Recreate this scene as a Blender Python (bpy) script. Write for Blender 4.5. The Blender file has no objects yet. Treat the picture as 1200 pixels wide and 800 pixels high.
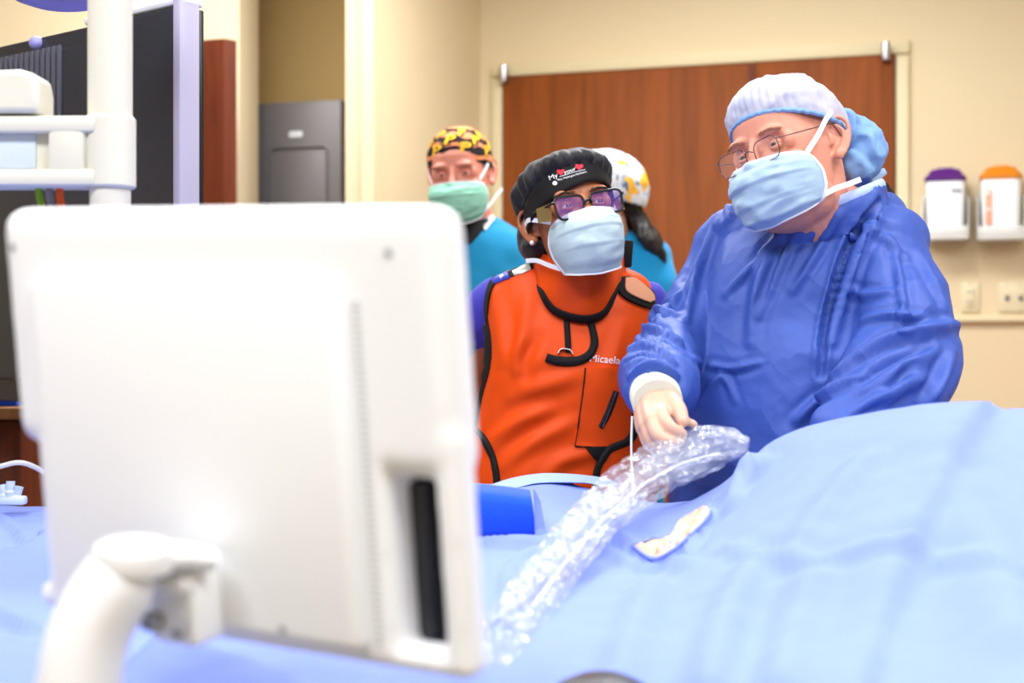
import bpy, bmesh, math, random
import numpy as np
from mathutils import Vector, Matrix, Euler
from mathutils.bvhtree import BVHTree
from mathutils.geometry import delaunay_2d_cdt

random.seed(7); rng = np.random.default_rng(7)
sc = bpy.context.scene
COL = sc.collection
R = math.radians

# ------------------------------------------------------------------ camera
CH, F = 1.30, 1667.0
cam_d = bpy.data.cameras.new('camera'); cam = bpy.data.objects.new('camera', cam_d); COL.objects.link(cam)
cam.location = (0, 0, CH); cam.rotation_euler = (R(90), 0, 0)
cam_d.sensor_width = 36; cam_d.lens = 50.0; cam_d.clip_start = 0.05; cam_d.clip_end = 60
cam_d.dof.use_dof = True; cam_d.dof.focus_distance = 2.42; cam_d.dof.aperture_fstop = 3.0
sc.camera = cam
# ------------------------------------------------------------------ light and exposure
world = bpy.data.worlds.new('world'); sc.world = world; world.use_nodes = True
world.node_tree.nodes['Background'].inputs[0].default_value = (0.9, 0.95, 1, 1)
world.node_tree.nodes['Background'].inputs[1].default_value = 0.05
sc.view_settings.view_transform = 'Standard'; sc.view_settings.look = 'None'
sc.view_settings.gamma = 1; sc.view_settings.use_curve_mapping = False
sc.view_settings.exposure = 0.12
PANELS = [(-0.9, 0.3, 46), (0.9, 0.1, 40), (-0.7, 2.0, 20), (1.2, 1.95, 24), (0.5, 3.9, 42), (-0.95, 3.85, 28)]  # last panel is an unseen extra, added to brighten the alcove
CEIL = 2.95
for i, (x, y, w) in enumerate(PANELS):
    ld = bpy.data.lights.new('panel_light', 'AREA'); ld.shape = 'RECTANGLE'; ld.size = 1.15; ld.size_y = 0.55
    ld.energy = w; ld.color = (0.97, 0.985, 1.0)
    lo = bpy.data.objects.new('panel_light', ld); COL.objects.link(lo); lo.location = (x, y, CEIL - 0.05)

# ------------------------------------------------------------------ helpers
def P(px, py, D): return Vector(((px - 600) / F * D, D, CH + (400 - py) / F * D))
def rayd(px, py): return Vector(((px - 600) / F, 1, (400 - py) / F)).normalized()
CAM = Vector((0, 0, CH))
def s2l(c):
    c = np.array(c[:3], float) / 255.0
    return tuple(np.where(c <= 0.04045, c / 12.92, ((c + 0.055) / 1.055) ** 2.4)) + (1.0,)

def tag(o, label=None, cat=None, group=None, kind=None):
    if label: o['label'] = label
    if cat: o['category'] = cat
    if group: o['group'] = group
    if kind: o['kind'] = kind
    return o
ORG = {}
def empty(name, loc, label, cat, group=None):
    o = bpy.data.objects.new(name, None); COL.objects.link(o); o.location = loc
    o.empty_display_size = 0.1; ORG[o] = Vector(loc)
    return tag(o, label, cat, group)
def link(name, me, mat, parent=None, smooth=True):
    o = bpy.data.objects.new(name, me); COL.objects.link(o)
    mats = mat if isinstance(mat, (list, tuple)) else [mat]
    for m in mats:
        if len(me.materials) < len(mats): me.materials.append(m)
    if parent is not None:
        o.parent = parent; o.location = -ORG.get(parent, Vector((0, 0, 0)))
    if smooth and len(me.polygons): me.polygons.foreach_set('use_smooth', [True] * len(me.polygons))
    return o
def auto(o, deg=35):
    """sharp edges by angle"""
    me = o.data; bm = bmesh.new(); bm.from_mesh(me); c = R(deg)
    for e in bm.edges:
        e.smooth = not (len(e.link_faces) == 2 and e.calc_face_angle(0) > c)
    bm.to_mesh(me); bm.free(); return o
def mesh(vs, fs):
    me = bpy.data.meshes.new('m'); me.from_pydata([tuple(v) for v in vs], [], [tuple(f) for f in fs]); me.update(); return me
def fixn(me):
    bm = bmesh.new(); bm.from_mesh(me); bmesh.ops.recalc_face_normals(bm, faces=bm.faces); bm.to_mesh(me); bm.free(); return me

class MB:
    """collects primitives, world coordinates"""
    def __init__(s): s.v = []; s.f = []; s.mi = []
    def add(s, vs, fs, mi=0):
        n = len(s.v); s.v += [tuple(v) for v in vs]; s.f += [tuple(i + n for i in f) for f in fs]; s.mi += [mi] * len(fs); return s
    def box(s, c, size, M=None, bev=0.0, mi=0, seg=2):
        bm = bmesh.new(); bmesh.ops.create_cube(bm, size=1)
        for v in bm.verts: v.co = Vector((v.co.x * size[0], v.co.y * size[1], v.co.z * size[2]))
        if bev > 0: bmesh.ops.bevel(bm, geom=bm.edges[:], offset=bev, segments=seg, affect='EDGES', profile=0.5)
        T = Matrix.Translation(Vector(c)) @ (M.to_4x4() if M is not None else Matrix())
        bm.verts.index_update(); vs = [T @ v.co for v in bm.verts]; fs = [[v.index for v in f.verts] for f in bm.faces]; bm.free()
        return s.add(vs, fs, mi)
    def tube(s, pts, rad, n=12, mi=0, cap=True, res=0, flat=None):
        v, f = tube(pts, rad, n, cap, res, flat); return s.add(v, f, mi)
    def lathe(s, prof, c, axis=(0, 0, 1), n=32, mi=0):
        ax = Vector(axis).normalized(); q = Vector((0, 0, 1)).rotation_difference(ax)
        vs = []; fs = []; m = len(prof)
        for k in range(n):
            a = 2 * math.pi * k / n
            for r, z in prof: vs.append(Vector(c) + q @ Vector((r * math.cos(a), r * math.sin(a), z)))
        for k in range(n):
            for j in range(m - 1):
                fs.append((k * m + j, ((k + 1) % n) * m + j, ((k + 1) % n) * m + j + 1, k * m + j + 1))
        return s.add(vs, fs, mi)
    def ell(s, c, r, M=None, n=24, mi=0):
        v, f = ellipsoid(c, r, M, n); return s.add(v, f, mi)
    def prism(s, poly, d, mi=0):
        """poly: 3d points, extruded by vector d"""
        n = len(poly); d = Vector(d); vs = [Vector(p) for p in poly] + [Vector(p) + d for p in poly]
        fs = [tuple(range(n)), tuple(range(2 * n - 1, n - 1, -1))] + [(i, i + n, (i + 1) % n + n, (i + 1) % n) for i in range(n)]
        return s.add(vs, fs, mi)
    def build(s, name, mat, parent=None, smooth=True, sharp=35):
        me = mesh(s.v, s.f); me.polygons.foreach_set('material_index', s.mi); fixn(me)
        o = link(name, me, mat, parent, smooth)
        if smooth and sharp: auto(o, sharp)
        return o

def catmull(pts, res):
    pts = [Vector(p) for p in pts]
    if res <= 1 or len(pts) < 3: return pts
    out = []
    for i in range(len(pts) - 1):
        p0 = pts[max(i - 1, 0)]; p1 = pts[i]; p2 = pts[i + 1]; p3 = pts[min(i + 2, len(pts) - 1)]
        for k in range(res):
            t = k / res
            out.append(0.5 * ((2 * p1) + (p2 - p0) * t + (2 * p0 - 5 * p1 + 4 * p2 - p3) * t * t + (3 * p1 - p0 - 3 * p2 + p3) * t ** 3))
    out.append(pts[-1]); return out
def tube(pts, rad, n=12, cap=True, res=0, flat=None):
    """flat=(fx,fy): scale of the section axes (along side / along up)"""
    if not hasattr(rad, '__len__'): rad = [rad] * len(pts)
    if res > 1:
        rr = catmull([Vector((r, 0, 0)) for r in rad], res); pts = catmull(pts, res); rad = [max(r.x, 1e-4) for r in rr]
    pts = [Vector(p) for p in pts]; m = len(pts)
    vs = []; fs = []; up = None
    for i, p in enumerate(pts):
        t = (pts[min(i + 1, m - 1)] - pts[max(i - 1, 0)]).normalized()
        if up is None:
            up = Vector((0, 0, 1)) if abs(t.z) < 0.9 else Vector((0, -1, 0))
        up = (up - t * up.dot(t)).normalized(); sd = t.cross(up)
        fx, fy = flat if flat else (1, 1)
        for k in range(n):
            a = 2 * math.pi * k / n
            vs.append(p + (sd * math.cos(a) * fx + up * math.sin(a) * fy) * rad[i])
    for i in range(m - 1):
        for k in range(n):
            fs.append((i * n + k, i * n + (k + 1) % n, (i + 1) * n + (k + 1) % n, (i + 1) * n + k))
    if cap: fs.append(tuple(range(n - 1, -1, -1))); fs.append(tuple((m - 1) * n + k for k in range(n)))
    return vs, fs
def limb(pts, rad, n=16, res=4):
    """tube with round ends"""
    pts = [Vector(p) for p in pts]; a = (pts[0] - pts[1]).normalized(); b = (pts[-1] - pts[-2]).normalized()
    P2 = catmull(pts, res); rr = [max(r.x, 1e-4) for r in catmull([Vector((r, 0, 0)) for r in rad], res)]
    if len(rr) != len(P2): rr = list(np.interp(np.linspace(0, 1, len(P2)), np.linspace(0, 1, len(rad)), rad))
    ra, rb = rr[0], rr[-1]
    P2 = [P2[0] + a * ra * c for c in (0.98, 0.8, 0.45)] + P2 + [P2[-1] + b * rb * c for c in (0.45, 0.8, 0.98)]
    rr = [ra * c for c in (0.2, 0.6, 0.89)] + rr + [rb * c for c in (0.89, 0.6, 0.2)]
    return tube(P2, rr, n)
def ellipsoid(c, r, M=None, n=24):
    vs = []; fs = []; h = n // 2
    for i in range(1, h):
        ph = math.pi * i / h
        for k in range(n):
            a = 2 * math.pi * k / n; vs.append(Vector((r[0] * math.sin(ph) * math.cos(a), r[1] * math.sin(ph) * math.sin(a), r[2] * math.cos(ph))))
    vs.append(Vector((0, 0, r[2]))); vs.append(Vector((0, 0, -r[2]))); t = len(vs) - 2
    for i in range(h - 2):
        for k in range(n): fs.append((i * n + k, (i + 1) * n + k, (i + 1) * n + (k + 1) % n, i * n + (k + 1) % n))
    for k in range(n):
        fs.append((t, k, (k + 1) % n)); fs.append((t + 1, (h - 2) * n + (k + 1) % n, (h - 2) * n + k))
    if M is not None: vs = [M @ v for v in vs]
    return [Vector(c) + v for v in vs], fs
def loft(secs, n=40, rot=0.0):
    """secs: (center, rx, ry, exponent) horizontal sections bottom..top or top..bottom, rot: yaw of the sections"""
    vs = []; fs = []; m = len(secs)
    for s in secs:
        c, rx, ry, e = s[0], s[1], s[2], s[3]; rz = s[4] if len(s) > 4 else rot
        tlt = s[5] if len(s) > 5 else (0, 0)
        for k in range(n):
            a = 2 * math.pi * k / n; ca, sa = math.cos(a), math.sin(a)
            x = rx * abs(ca) ** (2 / e) * (1 if ca >= 0 else -1); y = ry * abs(sa) ** (2 / e) * (1 if sa >= 0 else -1)
            X = x * math.cos(rz) - y * math.sin(rz); Y = x * math.sin(rz) + y * math.cos(rz)
            vs.append(Vector(c) + Vector((X, Y, X * tlt[0] + Y * tlt[1])))
    for i in range(m - 1):
        for k in range(n): fs.append((i * n + k, i * n + (k + 1) % n, (i + 1) * n + (k + 1) % n, (i + 1) * n + k))
    fs.append(tuple(range(n - 1, -1, -1))); fs.append(tuple((m - 1) * n + k for k in range(n)))
    return vs, fs
def resec(rows, k=4):
    """smooth a list of number rows"""
    rows = np.array(rows, float); m = len(rows); out = []
    for i in range(m - 1):
        p0, p1, p2, p3 = rows[max(i - 1, 0)], rows[i], rows[i + 1], rows[min(i + 2, m - 1)]
        for j in range(k):
            t = j / k; out.append(0.5 * (2 * p1 + (p2 - p0) * t + (2 * p0 - 5 * p1 + 4 * p2 - p3) * t * t + (3 * p1 - p0 - 3 * p2 + p3) * t ** 3))
    out.append(rows[-1]); return out
def grid(nu, nv, fn, closed_u=False):
    vs = [fn(i, j) for j in range(nv) for i in range(nu)]; fs = []
    for j in range(nv - 1):
        for i in range(nu if closed_u else nu - 1):
            i2 = (i + 1) % nu; fs.append((j * nu + i, j * nu + i2, (j + 1) * nu + i2, (j + 1) * nu + i))
    return vs, fs
def evaluated(o):
    dg = bpy.context.evaluated_depsgraph_get(); me = bpy.data.meshes.new_from_object(o.evaluated_get(dg)); return me
def vunion(parts, voxel, smooth=3, fac=0.5):
    mb = MB()
    for v, f in parts: mb.add(v, f)
    me = fixn(mesh(mb.v, mb.f)); o = bpy.data.objects.new('tmp', me); COL.objects.link(o)
    m = o.modifiers.new('r', 'REMESH'); m.mode = 'VOXEL'; m.voxel_size = voxel
    if smooth:
        s = o.modifiers.new('s', 'SMOOTH'); s.iterations = smooth; s.factor = fac
    out = evaluated(o); bpy.data.objects.remove(o); return out
def getv(me):
    a = np.empty(len(me.vertices) * 3); me.vertices.foreach_get('co', a); return a.reshape(-1, 3)
def setv(me, a): me.vertices.foreach_set('co', np.ascontiguousarray(a).ravel()); me.update()
def getn(me):
    a = np.empty(len(me.vertices) * 3); me.vertex_normals.foreach_get('vector', a); return a.reshape(-1, 3)
def solid(o, t, off=-1):
    m = o.modifiers.new('thick', 'SOLIDIFY'); m.thickness = t; m.offset = off; return o
def subd(o, n=1):
    m = o.modifiers.new('sub', 'SUBSURF'); m.levels = n; m.render_levels = n; return o
def bake(o):
    me = evaluated(o); o.modifiers.clear(); o.data = me; return o

# numpy gradient-like noise
_perm = rng.random((64, 64, 64))
def vnoise(p):
    p = np.asarray(p); i = np.floor(p).astype(int); f = p - i; f = f * f * (3 - 2 * f); i %= 64; j = (i + 1) % 64
    g = lambda a, b, c: _perm[a, b, c]
    x0, y0, z0 = i.T; x1, y1, z1 = j.T; fx, fy, fz = f.T
    c00 = g(x0, y0, z0) * (1 - fx) + g(x1, y0, z0) * fx; c10 = g(x0, y1, z0) * (1 - fx) + g(x1, y1, z0) * fx
    c01 = g(x0, y0, z1) * (1 - fx) + g(x1, y0, z1) * fx; c11 = g(x0, y1, z1) * (1 - fx) + g(x1, y1, z1) * fx
    return ((c00 * (1 - fy) + c10 * fy) * (1 - fz) + (c01 * (1 - fy) + c11 * fy) * fz) * 2 - 1
def ridged(p): return 1 - np.abs(vnoise(p)) * 2

def bvh_of(me): 
    return BVHTree.FromPolygons([v.co.copy() for v in me.vertices], [tuple(p.vertices) for p in me.polygons])
def hit(bv, px, py, Dref=2.5):
    """camera ray onto a surface -> point and outward normal"""
    d = rayd(px, py); r = bv.ray_cast(CAM, d)
    if r[0] is None:
        r = bv.find_nearest(P(px, py, Dref))
        n = r[1]
        if n.dot(d) > 0: n = n * 1.0
        return r[0], n
    n = r[1]
    return r[0], (n if n.dot(d) < 0 else -n)
def resample2(pts, step=3.0):
    c = catmull([Vector((p[0], p[1], 0)) for p in pts], 12); out = [c[0]]; acc = 0
    for a, b in zip(c[:-1], c[1:]):
        acc += (b - a).length
        if acc >= step: out.append(b); acc = 0
    out.append(c[-1]); return out
def ribbon(bv, pts, width, thick=0.003, Dref=2.5, sunk=0.004):
    """flat band lying on a surface; pts in photo pixels, width in pixels (number or list)"""
    c = resample2(pts); m = len(c)
    w = np.interp(np.linspace(0, 1, m), np.linspace(0, 1, len(width)), width) if hasattr(width, '__len__') else [width] * m
    vs = []; fs = []
    for i, p in enumerate(c):
        t = (c[min(i + 1, m - 1)] - c[max(i - 1, 0)]).normalized(); s = Vector((-t.y, t.x, 0))
        row = []
        for k in (-1, -0.4, 0.4, 1):
            q = p + s * (w[i] / 2 * k); h, n = hit(bv, q.x, q.y, Dref); row.append((h, n))
        top = [h + n * (thick * (0.55 if abs(k) == 1 else 1)) for (h, n), k in zip(row, (-1, -0.4, 0.4, 1))]
        vs += top + [row[3][0] - row[3][1] * sunk, row[0][0] - row[0][1] * sunk]
    for i in range(m - 1):
        for k in range(6): fs.append((i * 6 + k, i * 6 + (k + 1) % 6, (i + 1) * 6 + (k + 1) % 6, (i + 1) * 6 + k))
    fs.append(tuple(range(6))); fs.append(tuple((m - 1) * 6 + k for k in range(5, -1, -1)))
    return vs, fs
def patch(bv, poly, thick=0.004, Dref=2.5, step=6.0, sunk=0.006, close=True):
    c = resample2(list(poly) + [poly[0]], step)[:-1] if close else [Vector((p[0], p[1], 0)) for p in poly]
    pts = [Vector((p.x, p.y)) for p in c]; nb = len(pts)
    def inside(x, y):
        r = False; j = nb - 1
        for i in range(nb):
            if (pts[i].y > y) != (pts[j].y > y) and x < (pts[j].x - pts[i].x) * (y - pts[i].y) / (pts[j].y - pts[i].y) + pts[i].x: r = not r
            j = i
        return r
    x0 = min(p.x for p in pts); x1 = max(p.x for p in pts); y0 = min(p.y for p in pts); y1 = max(p.y for p in pts)
    y = y0 + step / 2
    while y < y1:
        x = x0 + step / 2
        while x < x1:
            if inside(x, y) and min((Vector((x, y)) - p).length for p in pts[:nb]) > step * 0.4: pts.append(Vector((x, y)))
            x += step
        y += step
    ov, oe, of, *_ = delaunay_2d_cdt(pts, [(i, (i + 1) % nb) for i in range(nb)], [list(range(nb))], 1, 1e-5)
    top = []; bot = []
    for p in ov:
        h, n = hit(bv, p.x, p.y, Dref); top.append(h + n * thick); bot.append(h - n * sunk)
    m = len(top); fs = [tuple(f) for f in of] + [tuple(i + m for i in reversed(f)) for f in of]
    from collections import Counter
    ec = Counter(); dirn = {}
    for f in of:
        for a, b in zip(f, list(f[1:]) + [f[0]]): ec[frozenset((a, b))] += 1; dirn[frozenset((a, b))] = (a, b)
    for e, k in ec.items():
        if k == 1: a, b = dirn[e]; fs.append((b, a, a + m, b + m))
    return top + bot, fs
def text_flat(s, shear=0.0, off=0.0):
    cu = bpy.data.curves.new('t', 'FONT'); cu.body = s; cu.size = 1; cu.shear = shear; cu.offset = off; cu.resolution_u = 3
    o = bpy.data.objects.new('t', cu); COL.objects.link(o); me = evaluated(o); bpy.data.objects.remove(o)
    v = getv(me); f = [tuple(p.vertices) for p in me.polygons]
    v = v - [v[:, 0].min(), 0, 0]
    return v, f, v[:, 0].max()
def text_on(bv, s, p0, p1, hpx, off=0.0015, Dref=2.5, shear=0.0):
    """lettering laid on a surface along the pixel baseline p0-p1, cap height hpx"""
    v, f, w = text_flat(s, shear); d = Vector((p1[0] - p0[0], p1[1] - p0[1])); u = Vector((d.y, -d.x)).normalized()
    vs = []
    for x, y, _ in v:
        q = Vector(p0) + d * (x / w) + u * (y / 0.7 * hpx); h, n = hit(bv, q.x, q.y, Dref); vs.append(h + n * off)
    return vs, f

# ------------------------------------------------------------------ materials
def mat(name, col, rough=0.6, spec=0.4, metal=0, sss=0, sheen=0, noise=0.0, nscale=20, bump=0.0, bscale=60, alpha=1, trans=0, coat=0, emit=None, col2=None, bdist=0.002, ior=None):
    m = bpy.data.materials.new(name); m.use_nodes = True; nt = m.node_tree; b = nt.nodes['Principled BSDF']
    c = s2l(col); b.inputs['Base Color'].default_value = c; b.inputs['Roughness'].default_value = rough
    b.inputs['Specular IOR Level'].default_value = spec; b.inputs['Metallic'].default_value = metal
    if sss: b.inputs['Subsurface Weight'].default_value = sss; b.inputs['Subsurface Radius'].default_value = (0.012, 0.005, 0.003); b.inputs['Subsurface Scale'].default_value = 1
    if sheen: b.inputs['Sheen Weight'].default_value = sheen
    if coat: b.inputs['Coat Weight'].default_value = coat
    if ior: b.inputs['IOR'].default_value = ior
    b.inputs['Alpha'].default_value = alpha; b.inputs['Transmission Weight'].default_value = trans
    if emit: b.inputs['Emission Color'].default_value = s2l(col); b.inputs['Emission Strength'].default_value = emit
    tc = nt.nodes.new('ShaderNodeTexCoord')
    if noise or col2:
        n = nt.nodes.new('ShaderNodeTexNoise'); n.inputs['Scale'].default_value = nscale; n.inputs['Detail'].default_value = 4
        nt.links.new(tc.outputs['Object'], n.inputs['Vector'])
        mx = nt.nodes.new('ShaderNodeMix'); mx.data_type = 'RGBA'
        k = 1 - noise if not col2 else 1
        mx.inputs[6].default_value = s2l(col2) if col2 else tuple(x * k for x in c[:3]) + (1,)
        mx.inputs[7].default_value = c if col2 else tuple(min(x * (1 + noise * 0.6), 1) for x in c[:3]) + (1,)
        nt.links.new(n.outputs['Fac'], mx.inputs[0]); nt.links.new(mx.outputs[2], b.inputs['Base Color'])
    if bump:
        n = nt.nodes.new('ShaderNodeTexNoise'); n.inputs['Scale'].default_value = bscale; n.inputs['Detail'].default_value = 5
        nt.links.new(tc.outputs['Object'], n.inputs['Vector'])
        bp = nt.nodes.new('ShaderNodeBump'); bp.inputs['Strength'].default_value = bump; bp.inputs['Distance'].default_value = bdist
        nt.links.new(n.outputs['Fac'], bp.inputs['Height']); nt.links.new(bp.outputs[0], b.inputs['Normal'])
    return m
def crumple(m, scale=14, strength=0.5, dist=0.006, fine=70, fs=0.15):
    """fine crease relief for paper-like cloth"""
    nt = m.node_tree; b = nt.nodes['Principled BSDF']; tc = nt.nodes.new('ShaderNodeTexCoord')
    n0 = nt.nodes.new('ShaderNodeTexNoise'); n0.inputs['Scale'].default_value = scale * 0.6; n0.inputs['Detail'].default_value = 3
    nt.links.new(tc.outputs['Object'], n0.inputs['Vector'])
    add = nt.nodes.new('ShaderNodeVectorMath'); add.operation = 'MULTIPLY_ADD'; add.inputs[1].default_value = (0.12, 0.12, 0.12)
    nt.links.new(n0.outputs['Color'], add.inputs[0]); nt.links.new(tc.outputs['Object'], add.inputs[2])
    v = nt.nodes.new('ShaderNodeTexVoronoi'); v.feature = 'F1'; v.inputs['Scale'].default_value = scale
    nt.links.new(add.outputs[0], v.inputs['Vector'])
    n = nt.nodes.new('ShaderNodeTexNoise'); n.inputs['Scale'].default_value = fine; n.inputs['Detail'].default_value = 4
    nt.links.new(tc.outputs['Object'], n.inputs['Vector'])
    b1 = nt.nodes.new('ShaderNodeBump'); b1.inputs['Strength'].default_value = strength; b1.inputs['Distance'].default_value = dist
    b2 = nt.nodes.new('ShaderNodeBump'); b2.inputs['Strength'].default_value = fs; b2.inputs['Distance'].default_value = 0.002
    nt.links.new(v.outputs['Distance'], b1.inputs['Height']); nt.links.new(n.outputs['Fac'], b2.inputs['Height'])
    nt.links.new(b1.outputs[0], b2.inputs['Normal']); nt.links.new(b2.outputs[0], b.inputs['Normal'])
    return m
def wood(name, c1, c2, sc_=(3, 3, 0.25), rough=0.45):
    m = mat(name, c1, rough, 0.2); nt = m.node_tree; b = nt.nodes['Principled BSDF']; tc = nt.nodes.new('ShaderNodeTexCoord')
    mp = nt.nodes.new('ShaderNodeMapping'); mp.inputs['Scale'].default_value = sc_; nt.links.new(tc.outputs['Object'], mp.inputs['Vector'])
    n = nt.nodes.new('ShaderNodeTexNoise'); n.inputs['Scale'].default_value = 9; n.inputs['Detail'].default_value = 7; n.inputs['Distortion'].default_value = 0.6
    nt.links.new(mp.outputs[0], n.inputs['Vector'])
    cr = nt.nodes.new('ShaderNodeValToRGB'); cr.color_ramp.elements[0].position = 0.3; cr.color_ramp.elements[1].position = 0.72
    cr.color_ramp.elements[0].color = s2l(c2); cr.color_ramp.elements[1].color = s2l(c1)
    nt.links.new(n.outputs['Fac'], cr.inputs[0]); nt.links.new(cr.outputs[0], b.inputs['Base Color']); return m
M = {}
M['wall'] = mat('wall_paint', (226, 208, 172), 0.75, 0.25, noise=0.03, nscale=3, bump=0.08, bscale=180)
M['wall_tan'] = mat('wall_paint_tan', (204, 172, 112), 0.75, 0.25, noise=0.03, nscale=3, bump=0.08, bscale=180)
M['trim'] = mat('trim_paint', (222, 208, 170), 0.5, 0.35, noise=0.02)
M['ceil'] = mat('ceiling_paint', (238, 236, 230), 0.85, 0.2, bump=0.2, bscale=90)
M['floor'] = mat('floor_vinyl', (128, 124, 116), 0.35, 0.4, noise=0.08, nscale=8)
M['wood'] = wood('door_wood', (146, 76, 27), (114, 57, 18), rough=0.6)
M['wood_dark'] = wood('dark_wood', (108, 48, 24), (80, 34, 18))
M['wood_cab'] = wood('cabinet_wood', (176, 128, 80), (140, 92, 52))
M['metal'] = mat('brushed_metal', (190, 190, 195), 0.3, 0.5, metal=1)
M['greymetal'] = mat('grey_metal', (124, 120, 121), 0.45, 0.5, metal=0.15, noise=0.05, nscale=4)
M['white_pl'] = mat('white_plastic', (240, 242, 246), 0.42, 0.45, noise=0.01, nscale=5)
M['cream_pl'] = mat('cream_plastic', (224, 223, 211), 0.4, 0.45, noise=0.015, nscale=5)
M['grey_pl'] = mat('grey_plastic', (150, 152, 158), 0.5, 0.4)
M['vent_pl'] = mat('vent_plastic', (205, 206, 210), 0.5, 0.4)
M['vent_dk'] = mat('vent_dark', (84, 86, 98), 0.5, 0.4)
M['dark_pl'] = mat('dark_plastic', (40, 42, 52), 0.38, 0.5, noise=0.08, nscale=10)
M['black_pl'] = mat('black_plastic', (14, 14, 17), 0.3, 0.5)
M['lilac_pl'] = mat('lilac_plastic', (186, 182, 206), 0.4, 0.4)
M['purple_pl'] = mat('purple_plastic', (150, 148, 220), 0.35, 0.5)
M['label_bl'] = mat('pale_blue_label', (206, 222, 240), 0.4, 0.4)
M['panel'] = mat('light_diffuser', (255, 252, 246), 0.6, 0.2, emit=3.0)
M['drape'] = crumple(mat('drape_cloth', (130, 150, 224), 0.8, 0.2, sheen=0.05, noise=0.05, nscale=40), 5, 0.3, 0.012, 120, 0.25)
M['drape_d'] = crumple(mat('towel_cloth', (28, 84, 226), 0.85, 0.15, sheen=0.2, noise=0.1, nscale=30), 9, 0.2, 0.006, 200, 0.5)
M['drape_w'] = crumple(mat('pale_sheet', (160, 182, 228), 0.8, 0.2), 9, 0.3, 0.006, 120, 0.2)
M['gown'] = crumple(mat('gown_cloth', (54, 84, 170), 0.55, 0.4, noise=0.05, nscale=25), 12, 0.75, 0.011, 130, 0.12)
M['gown_tr'] = mat('gown_neckband', (176, 198, 238), 0.7, 0.25, bump=0.2)
M['teal'] = mat('scrub_cloth_teal', (22, 132, 178), 0.85, 0.2, sheen=0.15, noise=0.06, nscale=15, bump=0.15, bscale=40, bdist=0.006)
M['teal2'] = mat('scrub_cloth_turquoise', (22, 140, 196), 0.85, 0.2, sheen=0.15, noise=0.06, nscale=15, bump=0.15, bscale=40, bdist=0.006)
M['scrub'] = mat('scrub_cloth_violet', (66, 62, 178), 0.8, 0.25, sheen=0.1, noise=0.06, nscale=15, bump=0.25, bscale=30, bdist=0.008)
M['orange'] = crumple(mat('apron_vinyl', (230, 76, 8), 0.5, 0.22, noise=0.03, nscale=20), 4.5, 0.32, 0.012, 300, 0.06)
M['tan_pad'] = mat('tan_pad', (226, 160, 122), 0.7, 0.3, bump=0.2)
M['black_cl'] = mat('black_binding', (20, 19, 21), 0.75, 0.25, bump=0.2, bscale=200)
M['black_cap'] = crumple(mat('black_cap_cloth', (24, 23, 29), 0.6, 0.35, sheen=0.1), 10, 0.3, 0.005, 150, 0.15)
M['white_tx'] = mat('white_thread', (240, 240, 240), 0.7)
M['red_tx'] = mat('red_thread', (214, 44, 62), 0.7)
M['skin1'] = mat('skin_fair', (216, 146, 124), 0.5, 0.35, sss=0.1, noise=0.1, nscale=35, bump=0.1, bscale=300, bdist=0.001)
M['skin2'] = mat('skin_brown', (172, 104, 70), 0.45, 0.45, sss=0.08, noise=0.08, nscale=35, bump=0.08, bscale=300, bdist=0.001)
M['skin3'] = mat('skin_pink', (214, 138, 118), 0.5, 0.4, sss=0.12, noise=0.08, nscale=35)
M['skin5'] = mat('skin_pale', (232, 192, 160), 0.5, 0.4, sss=0.1, noise=0.05)
M['skin4'] = mat('skin_olive', (206, 148, 120), 0.5, 0.4, sss=0.1, noise=0.06)
M['hair_bk'] = mat('hair_black', (26, 20, 20), 0.45, 0.5, bump=0.5, bscale=90, bdist=0.006)
M['hair_br'] = mat('hair_brown', (104, 74, 56), 0.6, 0.4, bump=0.5, bscale=120)
M['brow_dk'] = mat('brow_dark', (42, 28, 24), 0.8); M['brow_fair'] = mat('brow_fair', (166, 112, 84), 0.8)
M['glove'] = mat('latex_glove', (216, 172, 150), 0.42, 0.4, sss=0.15, noise=0.05, nscale=30, bump=0.15, bscale=90)
M['cuff'] = mat('knit_cuff', (226, 228, 206), 0.85, 0.2, bump=0.3, bscale=160)
M['mask_b'] = crumple(mat('mask_blue', (166, 192, 214), 0.8, 0.2), 22, 0.3, 0.004, 220, 0.1)
M['mask_g'] = crumple(mat('mask_mint', (146, 206, 182), 0.8, 0.2), 22, 0.25, 0.004, 220, 0.1)
M['mask_w'] = crumple(mat('mask_pale', (186, 208, 212), 0.8, 0.2), 22, 0.25, 0.004, 220, 0.1)
M['tie'] = mat('mask_tie', (238, 240, 246), 0.8, 0.2)
M['bouff'] = crumple(mat('bouffant_cloth', (164, 182, 214), 0.75, 0.25, col2=(200, 190, 198), nscale=12), 20, 0.6, 0.006, 160, 0.15)
M['bouff_b'] = crumple(mat('bouffant_blue', (124, 164, 216), 0.75, 0.25), 20, 0.6, 0.006, 160, 0.15)
M['sclera'] = mat('eye_white', (196, 184, 178), 0.2, 0.5); M['iris_b'] = mat('iris_blue', (46, 44, 46), 0.2, 0.5)
M['iris_d'] = mat('iris_brown', (48, 28, 20), 0.2, 0.5); M['pupil'] = mat('pupil', (6, 6, 8), 0.15, 0.6)
M['wire'] = mat('glasses_wire', (118, 92, 96), 0.25, 0.5, metal=0.9)
M['lens'] = mat('lens_clear', (255, 236, 238), 0.03, 0.6, alpha=0.07)
M['lens_p'] = mat('lens_violet', (128, 92, 190), 0.05, 0.7, alpha=0.30)
M['olive'] = mat('side_shield', (134, 112, 66), 0.15, 0.6, alpha=0.85)
M['clearpl'] = mat('clear_holder', (240, 240, 236), 0.15, 0.5, alpha=0.55)
M['purple_lid'] = mat('purple_lid', (84, 26, 118), 0.3, 0.5); M['orange_lid'] = mat('orange_lid', (220, 132, 20), 0.3, 0.5)
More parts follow.
